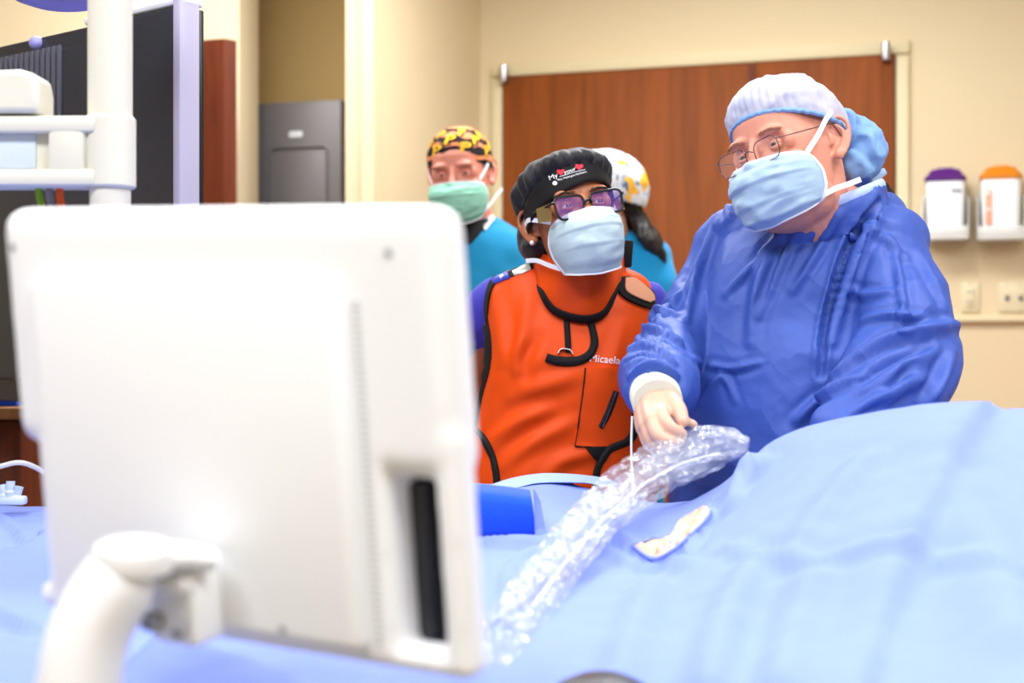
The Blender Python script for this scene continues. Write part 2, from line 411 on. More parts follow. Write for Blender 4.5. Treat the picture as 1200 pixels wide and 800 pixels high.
M['plate'] = mat('switch_plate', (226, 214, 178), 0.45, 0.4); M['red'] = mat('red_plastic', (206, 62, 70), 0.5, 0.4)
M['green_c'] = mat('green_cable', (120, 172, 30), 0.5); M['orange_c'] = mat('orange_cable', (232, 84, 20), 0.5); M['grey_c'] = mat('grey_cable', (126, 126, 132), 0.5)
M['ink'] = mat('grey_print', (120, 124, 140), 0.6); M['ink_or'] = mat('orange_print', (244, 172, 140), 0.6)
M['shoe'] = mat('shoe_rubber', (60, 62, 70), 0.6); M['pad'] = mat('table_pad', (40, 42, 48), 0.6)
M['pearl'] = mat('pearl', (246, 240, 236), 0.2, 0.6)
M['silver_lb'] = mat('silver_label', (186, 190, 180), 0.35, 0.5, metal=0.3); M['blue_lb'] = mat('blue_label', (60, 70, 180), 0.5)

def print_mat(name, base, spots):
    """flat print: base cloth with blobs of colour; spots: (colour, scale, threshold, offset)"""
    m = mat(name, base, 0.8, 0.2); nt = m.node_tree; b = nt.nodes['Principled BSDF']; tc = nt.nodes.new('ShaderNodeTexCoord'); prev = None
    for col, scl, th, off in spots:
        mp = nt.nodes.new('ShaderNodeMapping'); mp.inputs['Location'].default_value = (off, off * 1.7, off * 0.6); nt.links.new(tc.outputs['Object'], mp.inputs['Vector'])
        v = nt.nodes.new('ShaderNodeTexNoise'); v.inputs['Scale'].default_value = scl; v.inputs['Detail'].default_value = 1; nt.links.new(mp.outputs[0], v.inputs['Vector'])
        cr = nt.nodes.new('ShaderNodeValToRGB'); cr.color_ramp.elements[0].position = th; cr.color_ramp.elements[1].position = th + 0.03; nt.links.new(v.outputs['Fac'], cr.inputs[0])
        mx = nt.nodes.new('ShaderNodeMix'); mx.data_type = 'RGBA'; mx.inputs[7].default_value = s2l(col)
        if prev is None: mx.inputs[6].default_value = s2l(base)
        else: nt.links.new(prev, mx.inputs[6])
        nt.links.new(cr.outputs[0], mx.inputs[0]); prev = mx.outputs[2]
    nt.links.new(prev, b.inputs['Base Color']); return m
M['flower'] = print_mat('flower_print', (216, 220, 226), [((168, 182, 198), 34, 0.53, 0.3), ((240, 180, 50), 24, 0.59, 2.2), ((90, 110, 130), 48, 0.62, 5.1)])
def stripe_mat():
    m = mat('cap_print', (34, 26, 30), 0.8, 0.2); nt = m.node_tree; b = nt.nodes['Principled BSDF']; tc = nt.nodes.new('ShaderNodeTexCoord')
    w = nt.nodes.new('ShaderNodeTexWave'); w.bands_direction = 'Z'; w.inputs['Scale'].default_value = 11; w.inputs['Distortion'].default_value = 3.0; w.inputs['Detail'].default_value = 1
    w.inputs['Detail Scale'].default_value = 2.5
    nt.links.new(tc.outputs['Object'], w.inputs['Vector']); cr = nt.nodes.new('ShaderNodeValToRGB'); cr.color_ramp.interpolation = 'CONSTANT'
    cr.color_ramp.elements[0].color = s2l((34, 26, 30)); cr.color_ramp.elements[1].position = 0.58; cr.color_ramp.elements[1].color = s2l((226, 140, 92))
    nt.links.new(w.outputs['Fac'], cr.inputs[0]); nt.links.new(cr.outputs[0], b.inputs['Base Color']); return m
M['pirate'] = stripe_mat(); M['yellow'] = mat('yellow_print', (238, 186, 40), 0.8, 0.2)
def film_mat():
    m = bpy.data.materials.new('clear_film'); m.use_nodes = True; nt = m.node_tree; b = nt.nodes['Principled BSDF']
    b.inputs['Base Color'].default_value = s2l((206, 214, 232)); b.inputs['Roughness'].default_value = 0.12; b.inputs['Specular IOR Level'].default_value = 1.0
    b.inputs['Coat Weight'].default_value = 1.0; b.inputs['Coat Roughness'].default_value = 0.06
    tc = nt.nodes.new('ShaderNodeTexCoord'); n = nt.nodes.new('ShaderNodeTexNoise'); n.inputs['Scale'].default_value = 26; n.inputs['Detail'].default_value = 3
    nt.links.new(tc.outputs['Object'], n.inputs['Vector']); cr = nt.nodes.new('ShaderNodeMapRange'); cr.inputs[1].default_value = 0.35; cr.inputs[2].default_value = 0.7; cr.inputs[3].default_value = 0.06; cr.inputs[4].default_value = 0.36
    nt.links.new(n.outputs['Fac'], cr.inputs[0]); nt.links.new(cr.outputs[0], b.inputs['Alpha'])
    v = nt.nodes.new('ShaderNodeTexVoronoi'); v.inputs['Scale'].default_value = 70; nt.links.new(tc.outputs['Object'], v.inputs['Vector'])
    bp = nt.nodes.new('ShaderNodeBump'); bp.inputs['Strength'].default_value = 0.5; bp.inputs['Distance'].default_value = 0.004
    nt.links.new(v.outputs['Distance'], bp.inputs['Height']); nt.links.new(bp.outputs[0], b.inputs['Normal']); return m
M['film'] = film_mat()

# ================================================================== the room
WP = Vector((-0.027, 5.6)); WD = Vector((0.955, -0.296)).normalized(); WN = Vector((WD.y, -WD.x))   # back wall: point, direction, normal to the room
def wt(px):
    """position along the back wall seen at photo column px"""
    k = (px - 600) / F; return (k * WP.y - WP.x) / (WD.x - k * WD.y)
def wz(t, py): return CH + (400 - py) / F * (WP.y + WD.y * t)
def wpt(t, z, off=0.0):
    p = WP + WD * t + WN * off; return Vector((p.x, p.y, z))
WR = Matrix(((WD.x, -WN.x, 0), (WD.y, -WN.y, 0), (0, 0, 1)))      # local x along the wall, -y into the room
def struct(o, label=None): o['kind'] = 'structure'; return o
def wallseg(name, a, b, m, z0=0.0, z1=CEIL, th=0.10):
    a = Vector(a); b = Vector(b); d = (b - a).normalized(); n = Vector((d.y, -d.x))   # room lies on the side of n
    q = [a, b, b - n * th, a - n * th]
    return struct(MB().prism([(p.x, p.y, z0) for p in q], (0, 0, z1 - z0)).build(name, m, smooth=False))
struct(MB().box((-0.3, 2.2, -0.05), (6.4, 9.0, 0.1)).build('floor', M['floor'], smooth=False))
struct(MB().box((-0.3, 2.2, CEIL + 0.05), (6.4, 9.0, 0.1)).build('ceiling', M['ceil'], smooth=False))
corner = WP + WD * wt(563); E1 = corner + WN * 1.085; RE = WP + WD * 2.9
wallseg('wall_back', corner, RE, M['wall'])
wallseg('wall_right', RE, (RE.x, -2.2), M['wall'])
wallseg('wall_front', (RE.x, -2.2), (-3.3, -2.2), M['wall'])
wallseg('wall_return', E1, corner, M['wall'])
# alcove left of the return wall
E2 = E1 - WD * 0.05
A1 = E2 - WN * 0.62
A0 = Vector((-1.02, A1.y + 0.14)); A2 = Vector((-0.905, 4.72))
wallseg('wall_alcove', A0 - WD * 0.2, A1 + WD * 0.02, M['wall_tan'])
wallseg('wall_left', (-3.3, 4.9), (A2.x, A2.y), M['wall'], th=0.25)
wallseg('wall_side', (-3.3, -2.2), (-3.3, 4.9), M['wall'])
# corner guard at the end of the return wall
t = MB(); q = [E1 + WN * 0.012 + WD * 0.004, E1 + WN * 0.012 - WD * 0.062, A1 - WD * 0.062 + WN * 0.1, A1 + WN * 0.1 - WD * 0.04, E1 - WD * 0.04 - WN * 0.02]
t.prism([(p.x, p.y, 0) for p in [E1 + WN * 0.015 + WD * 0.006, E1 + WN * 0.015 - WD * 0.036, E1 - WN * 0.06 - WD * 0.036, E1 - WN * 0.06 + WD * 0.006]], (0, 0, CEIL - 0.01))
struct(t.build('trim_3', M['trim'], smooth=False))
# double door
ta, tm, tb = wt(592), wt(882), wt(1049); ztop = CH + (400 - 92) / F * (WP.y + WD.y * ta)
dr = empty('door_1', wpt(ta, 0, 0.01), 'closed brown wooden double door in the cream back wall', 'door'); struct(dr)
for a, b, in ((ta, tm - 0.003), (tm + 0.006, tb)):
    leaf = MB().box(wpt((a + b) / 2, ztop / 2 + 0.005, 0.012), (b - a, 0.04, ztop - 0.01), WR, 0.003).build('door_leaf', M['wood'], dr)
MB().box(wpt(tm + 0.001, ztop / 2, 0.036), (0.018, 0.008, ztop - 0.02), WR, 0.002).build('astragal', M['wood_dark'], dr)
for a in (ta + 0.012, tb - 0.03):
    MB().box(wpt(a, ztop + 0.0, 0.05), (0.03, 0.03, 0.05), WR, 0.006).lathe([(0, -.03), (.014, -.03), (.016, 0), (.014, .03), (0, .03)], wpt(a, ztop + 0.01, 0.06), n=16).build('door_pivot', M['metal'], dr)
fw = 0.05; t = MB()
t.box(wpt((ta + tb) / 2, ztop + 0.03, 0.008), (tb - ta + 2 * fw, 0.03, 0.05), WR, 0.004)
for a in (ta - fw / 2 - 0.002, tb + fw / 2 + 0.002): t.box(wpt(a, (ztop + 0.004) / 2, 0.008), (fw - 0.006, 0.03, ztop - 0.006), WR, 0.004)
struct(t.build('trim_1', M['trim']))
# wall guard rail low on the back wall
t0 = tb + fw + 0.02; zr = wz(wt(1160), 374)
struct(MB().box(wpt((t0 + 2.88) / 2, zr, 0.012), (2.88 - t0, 0.03, 0.02), WR, 0.006).build('trim_2', M['trim']))
# ceiling light panels
for i, (x, y, w) in enumerate(PANELS):
    e = empty('ceiling_light', (x, y, CEIL), ['square white ceiling light panel %s' % s for s in ('behind the photographer on the left', 'behind the photographer on the right', 'above the left end of the table', 'above the right end of the table', 'in front of the double door', 'added out of view to brighten the wall alcove')][i], 'light', 'ceiling light panels')
    MB().box((x, y, CEIL - 0.012), (1.24, 0.64, 0.024), None, 0.004).build('frame', M['cream_pl'], e)
    MB().box((x, y, CEIL - 0.028), (1.16, 0.56, 0.008), None, 0.002).build('diffuser', M['panel'], e)

# ------------------------------------------------------------------ things on the back wall
def sharps(px, py0, py1, lidmat, label, strip):
    tc = wt(px); D = WP.y + WD.y * tc - 0.12; s = D / F
    z0 = wz(tc, py1) ; z1 = wz(tc, py0); h = (z1 - z0) * 0.97
    root = empty('sharps_container', wpt(tc, z0, 0.02), label, 'container', 'sharps containers on the wall')
    def sect(z, w, d, y): return (wpt(tc, z, y), w / 2, d / 2, 6, math.atan2(WD.y, WD.x))
    zb = z1 - h * 0.17
    b = MB().add(*loft([sect(z0 + .006, .108, .085, .075), sect(z0 + .012, .122, .1, .075), sect(z0 + .06, .126, .104, .075), sect(zb - .01, .134, .11, .075), sect(zb, .13, .106, .075)], 40)).build('body', M['white_pl'], root)
    l = MB().add(*loft([sect(zb, .140, .116, .075), sect(zb + .014, .142, .118, .075), sect(zb + .02, .128, .104, .075), sect(zb + .036, .105, .09, .075), sect(zb + .042, .09, .08, .075)], 40)).build('lid', lidmat, root)
    MB().add(*loft([sect(zb + .040, .06, .04, .07), sect(zb + .05, .056, .036, .07)], 24)).build('lid_flap', lidmat, l)
    br = MB()
    br.box(wpt(tc, (z0 + zb) / 2 - 0.01, 0.010), (.15, .012, h * .62), WR, .003)
    br.box(wpt(tc, z0 - 0.002, 0.075), (.15, .125, .008), WR, .003)
    for sd in (-1, 1):
        p = [wpt(tc + sd * .0745, z0, 0.012), wpt(tc + sd * .0745, z0, .135), wpt(tc + sd * .0745, z0 + h * .35, .135), wpt(tc + sd * .0745, z0 + h * .62, .1), wpt(tc + sd * .0745, z0 + h * .66, 0.012)]
        br.prism(p, Vector((WD.x, WD.y, 0)) * (.005 * sd))
    br.box(wpt(tc, z0 + .02, 0.137), (.15, .005, .045), WR, .002)
    br.build('wall_bracket', M['clearpl'], root)
    if strip:
        MB().box(wpt(tc - .042, z0 + h * .45, 0.1325), (.02, .003, h * .5), WR, .001).build('warning_strip', M['ink_or'], b)
        for dz in (.12, .35): MB().box(wpt(tc - .042, z0 + h * (.3 + dz), 0.1345), (.012, .002, .01), WR).build('print_mark', M['white_tx'], b)
    else:
        for k in range(4): MB().box(wpt(tc + .024 + k * .008, zb - .035, 0.1325), (.006, .003, .009), WR).build('print_mark', M['ink'], b)
    return root
sharps(1108, 203, 282, M['purple_lid'], 'white wall sharps container with purple lid beside the door', False)
sharps(1172, 200, 282, M['orange_lid'], 'white wall sharps container with orange lid and orange warning strip', True)
def switch(px0, px1, n, label, rocker):
    a, b = wt(px0), wt(px1); tc = (a + b) / 2; z = wz(tc, 348); D = WP.y + WD.y * tc; h = 35 / F * D
    root = empty('switch_plate', wpt(tc, z, 0.0), label, 'switch')
    MB().box(wpt(tc, z, 0.005), (b - a, 0.008, h), WR, .003).build('cover_plate', M['plate'], root)
    for k in range(n):
        u = tc + (k - (n - 1) / 2) * .046
        if rocker:
            o = MB().box(wpt(u, z, 0.011), (.034, .008, .068), WR, .003).build('outlet_face', M['plate'], root)
            for dz in (-.018, .018):
                for dx in (-.006, .006): MB().box(wpt(u + dx, z + dz, 0.0155), (.003, .002, .009), WR).build('socket_slot', M['dark_pl'], o)
        else:
            MB().box(wpt(u, z, 0.011), (.012, .008, .026), WR, .002).build('toggle_slot', M['ink'], root)
            MB().box(wpt(u, z + .006, 0.018), (.008, .016, .012), WR @ Matrix.Rotation(-.4, 3, 'X'), .002).build('toggle', M['plate'], root)
        for dz in (-.045, .045): MB().lathe([(0, .002), (.003, .002), (.003, -.002)], wpt(u, z + dz, .009), (WN.x, WN.y, 0), 10).build('screw', M['metal'], root)
switch(1126, 1148, 1, 'cream single outlet plate under the purple lidded container', True)
switch(1170, 1206, 2, 'cream double toggle switch plate under the orange lidded container', False)
# red tray edge at the right, standing on a small cart
tc = wt(1185); p = wpt(tc, wz(tc, 482) - .02, 0.32)
crt = empty('supply_cart', (p.x, p.y, 0), 'white supply cart by the wall, mostly behind the draped table', 'cart')
MB().box((p.x, p.y, p.z - .03), (.5, .38, .03), WR, .006).build('top', M['white_pl'], crt)
MB().box((p.x, p.y, (p.z - .045 + .12) / 2), (.46, .34, p.z - .045 - .12), WR, .008).build('body', M['cream_pl'], crt)
for k in range(3): 
    q = p + Vector((WN.x, WN.y, 0)) * .178; MB().box((q.x, q.y, .28 + k * .26), (.42, .012, .23), WR, .005).build('drawer', M['white_pl'], crt)
for sx in (-1, 1):
    for sy in (-1, 1):
        q = WR @ Vector((sx * .18, sy * .13, 0)); MB().lathe([(0, -.02), (.05, -.02), (.055, 0), (.05, .02), (0, .02)], (p.x + q.x, p.y + q.y, .055), (1, 0, 0), 20).box((p.x + q.x, p.y + q.y, .1), (.03, .03, .05)).build('caster', M['shoe'], crt)
tr = MB(); tr.box((p.x, p.y, p.z - .004), (.44, .3, .016), WR, .005)
for sx in (-1, 1): q = WR @ Vector((sx * .215, 0, 0)); tr.box((p.x + q.x, p.y + q.y, p.z + .012), (.012, .3, .03), WR, .003)
for sy in (-1, 1): q = WR @ Vector((0, sy * .145, 0)); tr.box((p.x + q.x, p.y + q.y, p.z + .012), (.44, .012, .03), WR, .003)
tag(tr.build('instrument_tray', M['red']), 'red plastic tray lying behind the draped table at the wall', 'tray')

# ------------------------------------------------------------------ alcove: grey dispenser, wooden door leaf
D = 5.12; pa = P(296, 122, D); pb = P(412, 122, D); wdt = pb.x - pa.x; zt = pa.z; zb = zt - .72
RA = WR
ctr = Vector(((pa.x + pb.x) / 2, D, 0)); nn = Vector((WN.x, WN.y, 0))
an = A1 - WD * .35
disp = empty('towel_dispenser', (ctr.x, ctr.y, zb), 'grey metal towel dispenser on the tan alcove wall', 'dispenser')
MB().box((ctr.x, ctr.y, (zt + zb) / 2), (wdt, .12, zt - zb), RA, .006).build('housing', M['greymetal'], disp)
MB().box(Vector((ctr.x + .02, ctr.y, (zt - .16 + zb) / 2)) + nn * .062, (wdt * .62, .012, zt - zb - .17), RA, .02).build('front_door', M['greymetal'], disp)
MB().box(Vector((ctr.x + .005, ctr.y, zt - .118)) + nn * .064, (.052, .008, .024), RA, .006).build('maker_plate', M['white_pl'], disp)
ol = empty('open_door', P(240, 400, 4.45) * Vector((1, 1, 0)) if False else (P(240, 400, 4.45).x, 4.45, 0), 'dark brown wooden door leaf standing open behind the black display', 'door')
pr = P(262, 45, 4.42); z1 = pr.z
MB().prism([(pr.x - .55, 4.62, .012), (pr.x, 4.42, .012), (pr.x + .034, 4.452, .012), (pr.x - .52, 4.66, .012)], (0, 0, z1 - .012)).build('door_leaf', M['wood_dark'], ol, smooth=False)
for z in (.25, 1.05, 1.9): MB().lathe([(0, -.05), (.008, -.05), (.008, .05), (0, .05)], (pr.x - .56, 4.62, z), n=12).build('hinge', M['metal'], ol)

# ------------------------------------------------------------------ left: boom column, arm, black display, lamp
D = 1.92; c = P(129, 400, D); s = D / F
bm_ = empty('ceiling_boom', (c.x, c.y, CEIL), 'white ceiling boom column with horizontal arm at upper left', 'boom')
ztopc = CH + (400 - 137) * s; zbc = CH + (400 - 221) * s; r = 25.5 * s
MB().lathe([(0, zbc - .16), (r * .86, zbc - .16), (r * .92, zbc - .155), (r * .92, zbc + .02), (r, zbc + .02), (r, CEIL - .06), (r * 2.2, CEIL - .05), (r * 2.3, CEIL - .001), (0, CEIL - .001)], (c.x, c.y, 0), n=40).build('column', M['cream_pl'], bm_)
rc = 29.5 * s
MB().lathe([(r * .95, zbc), (rc - .003, zbc), (rc, zbc + .003), (rc, ztopc - .004), (rc - .003, ztopc), (r * .95, ztopc)], (c.x, c.y, 0), n=40).build('collar', M['cream_pl'], bm_)
arm = MB(); L = .62
arm.box((c.x - L / 2 - .01, c.y, ztopc - .014), (L, .07, .022), None, .006); arm.box((c.x - L / 2 - .01, c.y, zbc + .012), (L, .07, .022), None, .006)
arm.box((c.x - L / 2 - .01, c.y + .01, (ztopc + zbc) / 2), (L, .046, ztopc - zbc - .02), None, .003)
arm.box((c.x - .05, c.y - .005, (ztopc + zbc) / 2), (.05, .055, ztopc - zbc - .01), None, .008)
am = arm.build('arm', M['cream_pl'], bm_)
MB().box((c.x - .06 - .16, c.y - .014, (ztopc + zbc) / 2), (.25, .006, ztopc - zbc - .05), None, .002).build('label_panel', M['label_bl'], am)
hd = MB(); y0 = c.y - .005
prof = [(-.30, 0), (-.30, .05), (-.18, .055), (-.11, .058), (-.088, .052), (-.084, .03), (-.084, 0)]
hd.prism([(c.x + a * 1.0, y0 - .035, ztopc + b * 1.0) for a, b in prof], (0, .07, 0))
hh = hd.build('handle', M['cream_pl'], bm_); bv_ = hh.modifiers.new('b', 'BEVEL'); bv_.width = .008; bv_.segments = 3; bv_.limit_method = 'ANGLE'
# black display seen from behind
a = P(-95, 60, 3.05); b = P(203, 7, 2.52); zt = b.z; zb = 1.18
dx = Vector((b.x - a.x, b.y - a.y, 0)); Wd = dx.length; dx.normalize(); dn = Vector((dx.y, -dx.x, 0))
RD = Matrix(((dx.x, -dn.x, 0), (dx.y, -dn.y, 0), (0, 0, 1)))
def dp(u, z, o): return Vector((a.x, a.y, 0)) + dx * u + dn * o + Vector((0, 0, z))
zt2 = zt
ds = empty('display', dp(Wd / 2, zb, 0), 'large black wall display seen from behind at upper left', 'monitor')
MB().box(dp(Wd / 2, (zt2 + zb) / 2, -.024), (Wd, .046, zt2 - zb), RD, .006).build('back_shell', M['dark_pl'], ds)
MB().box(dp(Wd * .42, (zt2 - .03 + zb + .04) / 2, .006), (Wd * .78, .014, zt2 - zb - .08), RD, .006).build('back_cover', M['dark_pl'], ds)
for k in range(15): MB().box(dp(Wd * .33 + k * .018, zt2 - .115, .015), (.010, .006, .17), RD, .001).build('vent_slat', M['vent_dk'], ds)
sp = MB(); sp.box(dp(Wd + .006, (zt2 + zb) / 2 + .01, -.024), (.02, .046, zt2 - zb + .03), RD, .004); sp.build('side_bezel', M['lilac_pl'], ds)
MB().box(dp(Wd - .01, (zt2 + zb) / 2, -.052), (.05, .010, zt2 - zb), RD, .002).build('screen_edge', M['black_pl'], ds)
MB().box(dp(Wd * .85, zt2 + .012, -.03), (Wd * .34, .05, .016), RD, .005).build('top_cap', M['white_pl'], ds)
MB().tube([dp(Wd * .8, zt2 - .05, -.06), dp(Wd * .8, zt2 + .3, -.06), (dp(Wd * .8, 0, -.06).x, dp(Wd * .8, 0, -.06).y, CEIL)], .028, 20).build('suspension_pole', M['cream_pl'], ds)
MB().ell(dp(Wd * .5 + .01, zt2 - .012, .0), (.016, .016, .014)).build('knob', M['purple_pl'], ds)
# surgical lamp above the frame
lc = P(118, -62, 2.3)
lp = empty('surgical_lamp', lc, 'violet rimmed surgical lamp head at the top left edge', 'lamp')
ax = Vector((.35, -.12, -.93)).normalized()
MB().lathe([(0, .09), (.06, .085), (.12, .06), (.155, .02), (.16, -.01), (.15, -.02)], lc, -ax, 48).build('shell', M['white_pl'], lp)
MB().lathe([(.13, -.028), (.15, -.035), (.168, -.02), (.17, 0), (.16, .012), (.15, .0), (.13, -.01), (.13, -.028)], lc, -ax, 48).build('rim', M['purple_pl'], lp)
MB().lathe([(0, -.012), (.14, -.016), (.14, -.004), (0, -.002)], lc, -ax, 48).build('lens', M['label_bl'], lp)
MB().tube([lc - ax * .08, lc - ax * .2 + Vector((-.05, 0, .05)), lc + Vector((-.35, 0, .62)), Vector((lc.x - .35, lc.y, CEIL))], .018, 14, res=4).build('arm', M['cream_pl'], lp)
# cables under the boom arm
def wire(name, pts, r, m, label): return tag(MB().tube(pts, r, 8, res=6).build(name, m), label, 'cable')
D = 1.93
wire('cable', [P(44, 208, D), P(46, 228, D), P(49, 250, D), P(52, 330, D), P(45, 420, D)], .005, M['green_c'], 'green cable hanging under the white boom arm')
wire('cable', [P(57, 208, D), P(58, 228, D), P(61, 250, D), P(62, 330, D), P(60, 420, D)], .0055, M['grey_c'], 'grey cable hanging beside the green cable')
wire('cable', [P(70, 208, D), P(70, 228, D), P(72, 250, D), P(74, 330, D), P(70, 420, D)], .005, M['orange_c'], 'orange cable hanging under the white boom arm')
# wooden cabinet far left, box on it
D = 3.1; p = P(26, 478, D)
cb = empty('cabinet', (p.x - .35, D + .25, 0), 'light brown wooden cabinet at the left edge behind the table', 'cabinet')
MB().box((p.x - .35, D + .25, p.z - .012), (.72, .52, .026), None, .004).build('worktop', M['wood_cab'], cb)
MB().box((p.x - .35, D + .26, (p.z - .026) / 2), (.68, .48, p.z - .03), None, .004).build('body', M['wood_dark'], cb)
for k in range(2): 
    d_ = MB().box((p.x - .52 + k * .33, D + .012, .5), (.31, .02, .8), None, .004).build('cabinet_door', M['wood_cab'], cb)
    MB().tube([(p.x - .41 + k * .12, D - .01, .72), (p.x - .41 + k * .12, D - .02, .8), (p.x - .41 + k * .12, D - .01, .88)], .005, 8, res=4).build('handle', M['metal'], d_)
q = P(-16, 455, D)
bx = MB().box((q.x, D + .12, p.z + .04), (.09, .12, .078), None, .005).build('supply_box', M['drape_d']); tag(bx, 'small blue supply box on the wooden cabinet', 'box')
bx2 = MB().box((q.x - .02, D + .26, p.z + .11), (.10, .12, .216), None, .01).build('supply_bin', M['label_bl']); tag(bx2, 'pale blue supply bin standing on the wooden cabinet', 'bin')

# ================================================================== foreground display on its arm, seen from behind
e1 = Vector((.8893, -.4557, -.0379)); e2 = Vector((.0651, .0557, -.9963)); mo = Vector((-.4538, 1.2567, 1.4161)); MW, MH = .45, .3594
mn = e2.cross(e1).normalized()
if mn.y > 0: mn = -mn
def mp(u, v, o=0.0): return mo + e1 * (u * MW) + e2 * (v * MH) + mn * o
RM = Matrix((e1, -mn, -e2)).transposed().to_3x3()
us = empty('ultrasound_display', (mp(.35, 1, .1).x, mp(.35, 1, .1).y, 0), 'white ultrasound display seen from behind in the left foreground', 'monitor')
def mbox(u0, u1, v0, v1, o0, o1, bev=.012):
    m = MB().box((0, 0, 0), ((u1 - u0) * MW, abs(o1 - o0), (v1 - v0) * MH), None, bev, seg=4)
    c = mp((u0 + u1) / 2, (v0 + v1) / 2, (o0 + o1) / 2)
    return [c + RM @ Vector(v) for v in m.v], m.f
me = vunion([mbox(-.012, 1.0, -.005, .58, -.05, 0, .02), mbox(.11, .862, .5, 1.0, -.05, 0, .012), mbox(.945, 1.0, .45, 1.0, -.036, -.001, .012),
             mbox(.80, 1.0, .945, 1.0, -.036, -.001, .010), mbox(.04, .088, .45, .985, -.036, -.001, .010), mbox(.012, .2, .925, .99, -.036, -.001, .010)], .0035, 6)
link('housing', me, M['white_pl'], us)
MB().add(*mbox(.085, .80, .16, .965, -.01, .014, .011)).build('rear_cover', M['white_pl'], us)
for k in range(52): MB().box(mp(.822, .2 + k * .0145, -.001), (.007, .004, .0022), RM, 0).build('vent_slot', M['vent_pl'], us)
MB().add(*mbox(.03, .93, .02, .985, -.060, -.048, .005)).build('screen', M['black_pl'], us)
MB().add(*mbox(.6, .888, .6, .95, -.05, -.03, .002)).build('bezel_inset', M['dark_pl'], us)
for u, v, o in ((.895, .095, .0), (.03, .09, 0), (.64, .93, .014)): MB().lathe([(0, .001), (.0032, .001), (.0036, -.001)], mp(u, v, o), mn, 14).build('screw', M['grey_pl'], us)
MB().add(*mbox(.325, .49, .765, .84, .012, .018, .003)).build('mount_recess', M['grey_pl'], us)
mk_ = MB(); mk_.add(*mbox(.405, .51, .80, .97, .012, .05, .006)); mk_.add(*mbox(.40, .51, .80, .85, .03, .06, .008)); br = mk_.build('mount_bracket', M['white_pl'], us)
MB().add(*mbox(.40, .44, .90, .94, .045, .06, .003)).build('pivot_pin', M['grey_pl'], us)
for u, v in ((.49, .93),): MB().lathe([(0, .002), (.005, .002), (.005, -.004), (0, -.004)], mp(u, v, .06 if v < 1 else .016), mn, 14).build('bolt', M['grey_pl'], us)
jc = P(158, 652, 1.11)
MB().lathe([(0, .013), (.024, .012), (.031, .008), (.0325, .001), (.031, -.009), (.026, -.012), (0, -.012)], jc, (0.05, -.1, 1), 40).tube([jc, P(215, 652, 1.125), P(245, 655, 1.14)], [.024, .018, .016], 20, flat=(1, .6)).build('arm_joint', M['white_pl'], us)
pth = [jc + Vector((-.0, 0, -.004)), P(138, 682, jc.y - .002), P(104, 745, jc.y - .004), P(90, 830, jc.y - .006), P(86, 950, jc.y - .01), P(88, 1200, jc.y), P(90, 1500, jc.y)]
MB().tube(pth, [.025, .030, .032, .033, .034, .036, .04], 28, res=6).build('support_arm', M['white_pl'], us)
bx_ = pth[-1]; MB().tube([bx_, (bx_.x, bx_.y, .1)], .04, 24).build('cart_column', M['white_pl'], us)
MB().box((bx_.x, bx_.y - .05, .09), (.42, .42, .06), None, .02).build('cart_base', M['white_pl'], us)
for sx in (-1, 1):
    for sy in (-1, 1): MB().lathe([(0, -.018), (.028, -.018), (.03, 0), (.028, .018), (0, .018)], (bx_.x + sx * .17, bx_.y - .05 + sy * .17, .032), (1, 0, 0), 20).build('caster', M['shoe'], us)

# ================================================================== draped table
cps = []
def cp(px, py, D): p = P(px, py, D); cps.append((p.x, p.y, p.z))
for a in [(0, 590, 2.33), (-150, 600, 2.3), (100, 800, 1.42), (-100, 800, 1.4), (0, 700, 1.75), (-250, 700, 1.75), (250, 790, 1.45), (200, 640, 2.1), (400, 600, 2.25), (400, 720, 1.7),
          (600, 800, 1.40), (600, 900, 1.2), (650, 700, 1.65), (600, 636, 1.93), (560, 585, 2.2), (640, 566, 2.3), (700, 578, 2.25), (690, 610, 2.05), (740, 660, 1.8),
          (800, 640, 1.84), (770, 605, 1.98), (820, 586, 2.12), (835, 600, 1.98), (800, 720, 1.55), (800, 800, 1.38), (860, 560, 1.98), (880, 524, 1.98), (950, 499, 1.94), (1070, 482, 1.90), (1150, 480, 1.9), (1210, 480, 1.9), (1350, 485, 1.9),
          (1000, 560, 1.74), (900, 600, 1.76), (1000, 640, 1.57), (1150, 560, 1.68), (1150, 700, 1.40), (1000, 720, 1.45), (900, 720, 1.5), (1000, 800, 1.31), (1200, 800, 1.24), (1250, 600, 1.6), (1400, 700, 1.4), (900, 800, 1.33), (1100, 900, 1.18)]: cp(*a)
cps += [(x, 2.15, 1.07) for x in (.5, .75, 1.0, 1.4)] + [(x, 2.06, 1.15) for x in (.42, .6, .9)] + [(-1.35, y, .99) for y in (1.2, 1.8, 2.3)] + [(x, 1.15, .955) for x in (-1, -.5, 0, .4)] + [(1.5, 1.2, 1.0), (1.5, 2.1, 1.08)]
CP = np.array(cps); dd = np.linalg.norm(CP[:, None, :2] - CP[None, :, :2], axis=2)
ker = lambda r: np.sqrt(r * r + 0.03 ** 2)
A = ker(dd) + np.eye(len(CP)) * -0.02; one = np.ones((len(CP), 1)); Q = np.hstack([one, CP[:, :2]])
S = np.block([[A, Q], [Q.T, np.zeros((3, 3))]]); co = np.linalg.solve(S, np.concatenate([CP[:, 2], np.zeros(3)]))
def hfield(xy):
    xy = np.atleast_2d(xy); r = np.linalg.norm(xy[:, None, :] - CP[None, :, :2], axis=2)
    return ker(r) @ co[:len(CP)] + co[len(CP)] + xy @ co[len(CP) + 1:]
def sstep(a, b, x): t = np.clip((x - a) / (b - a), 0, 1); return t * t * (3 - 2 * t)
X0, X1 = -1.45, 1.55
def yfar(x): return 2.36 - .19 * sstep(.03, .3, x)
YN = 1.17
NX, NY = 300, 150
xs = np.linspace(X0, X1, NX); ss = np.linspace(0, 1, NY)
V = np.zeros((NY, NX, 3))
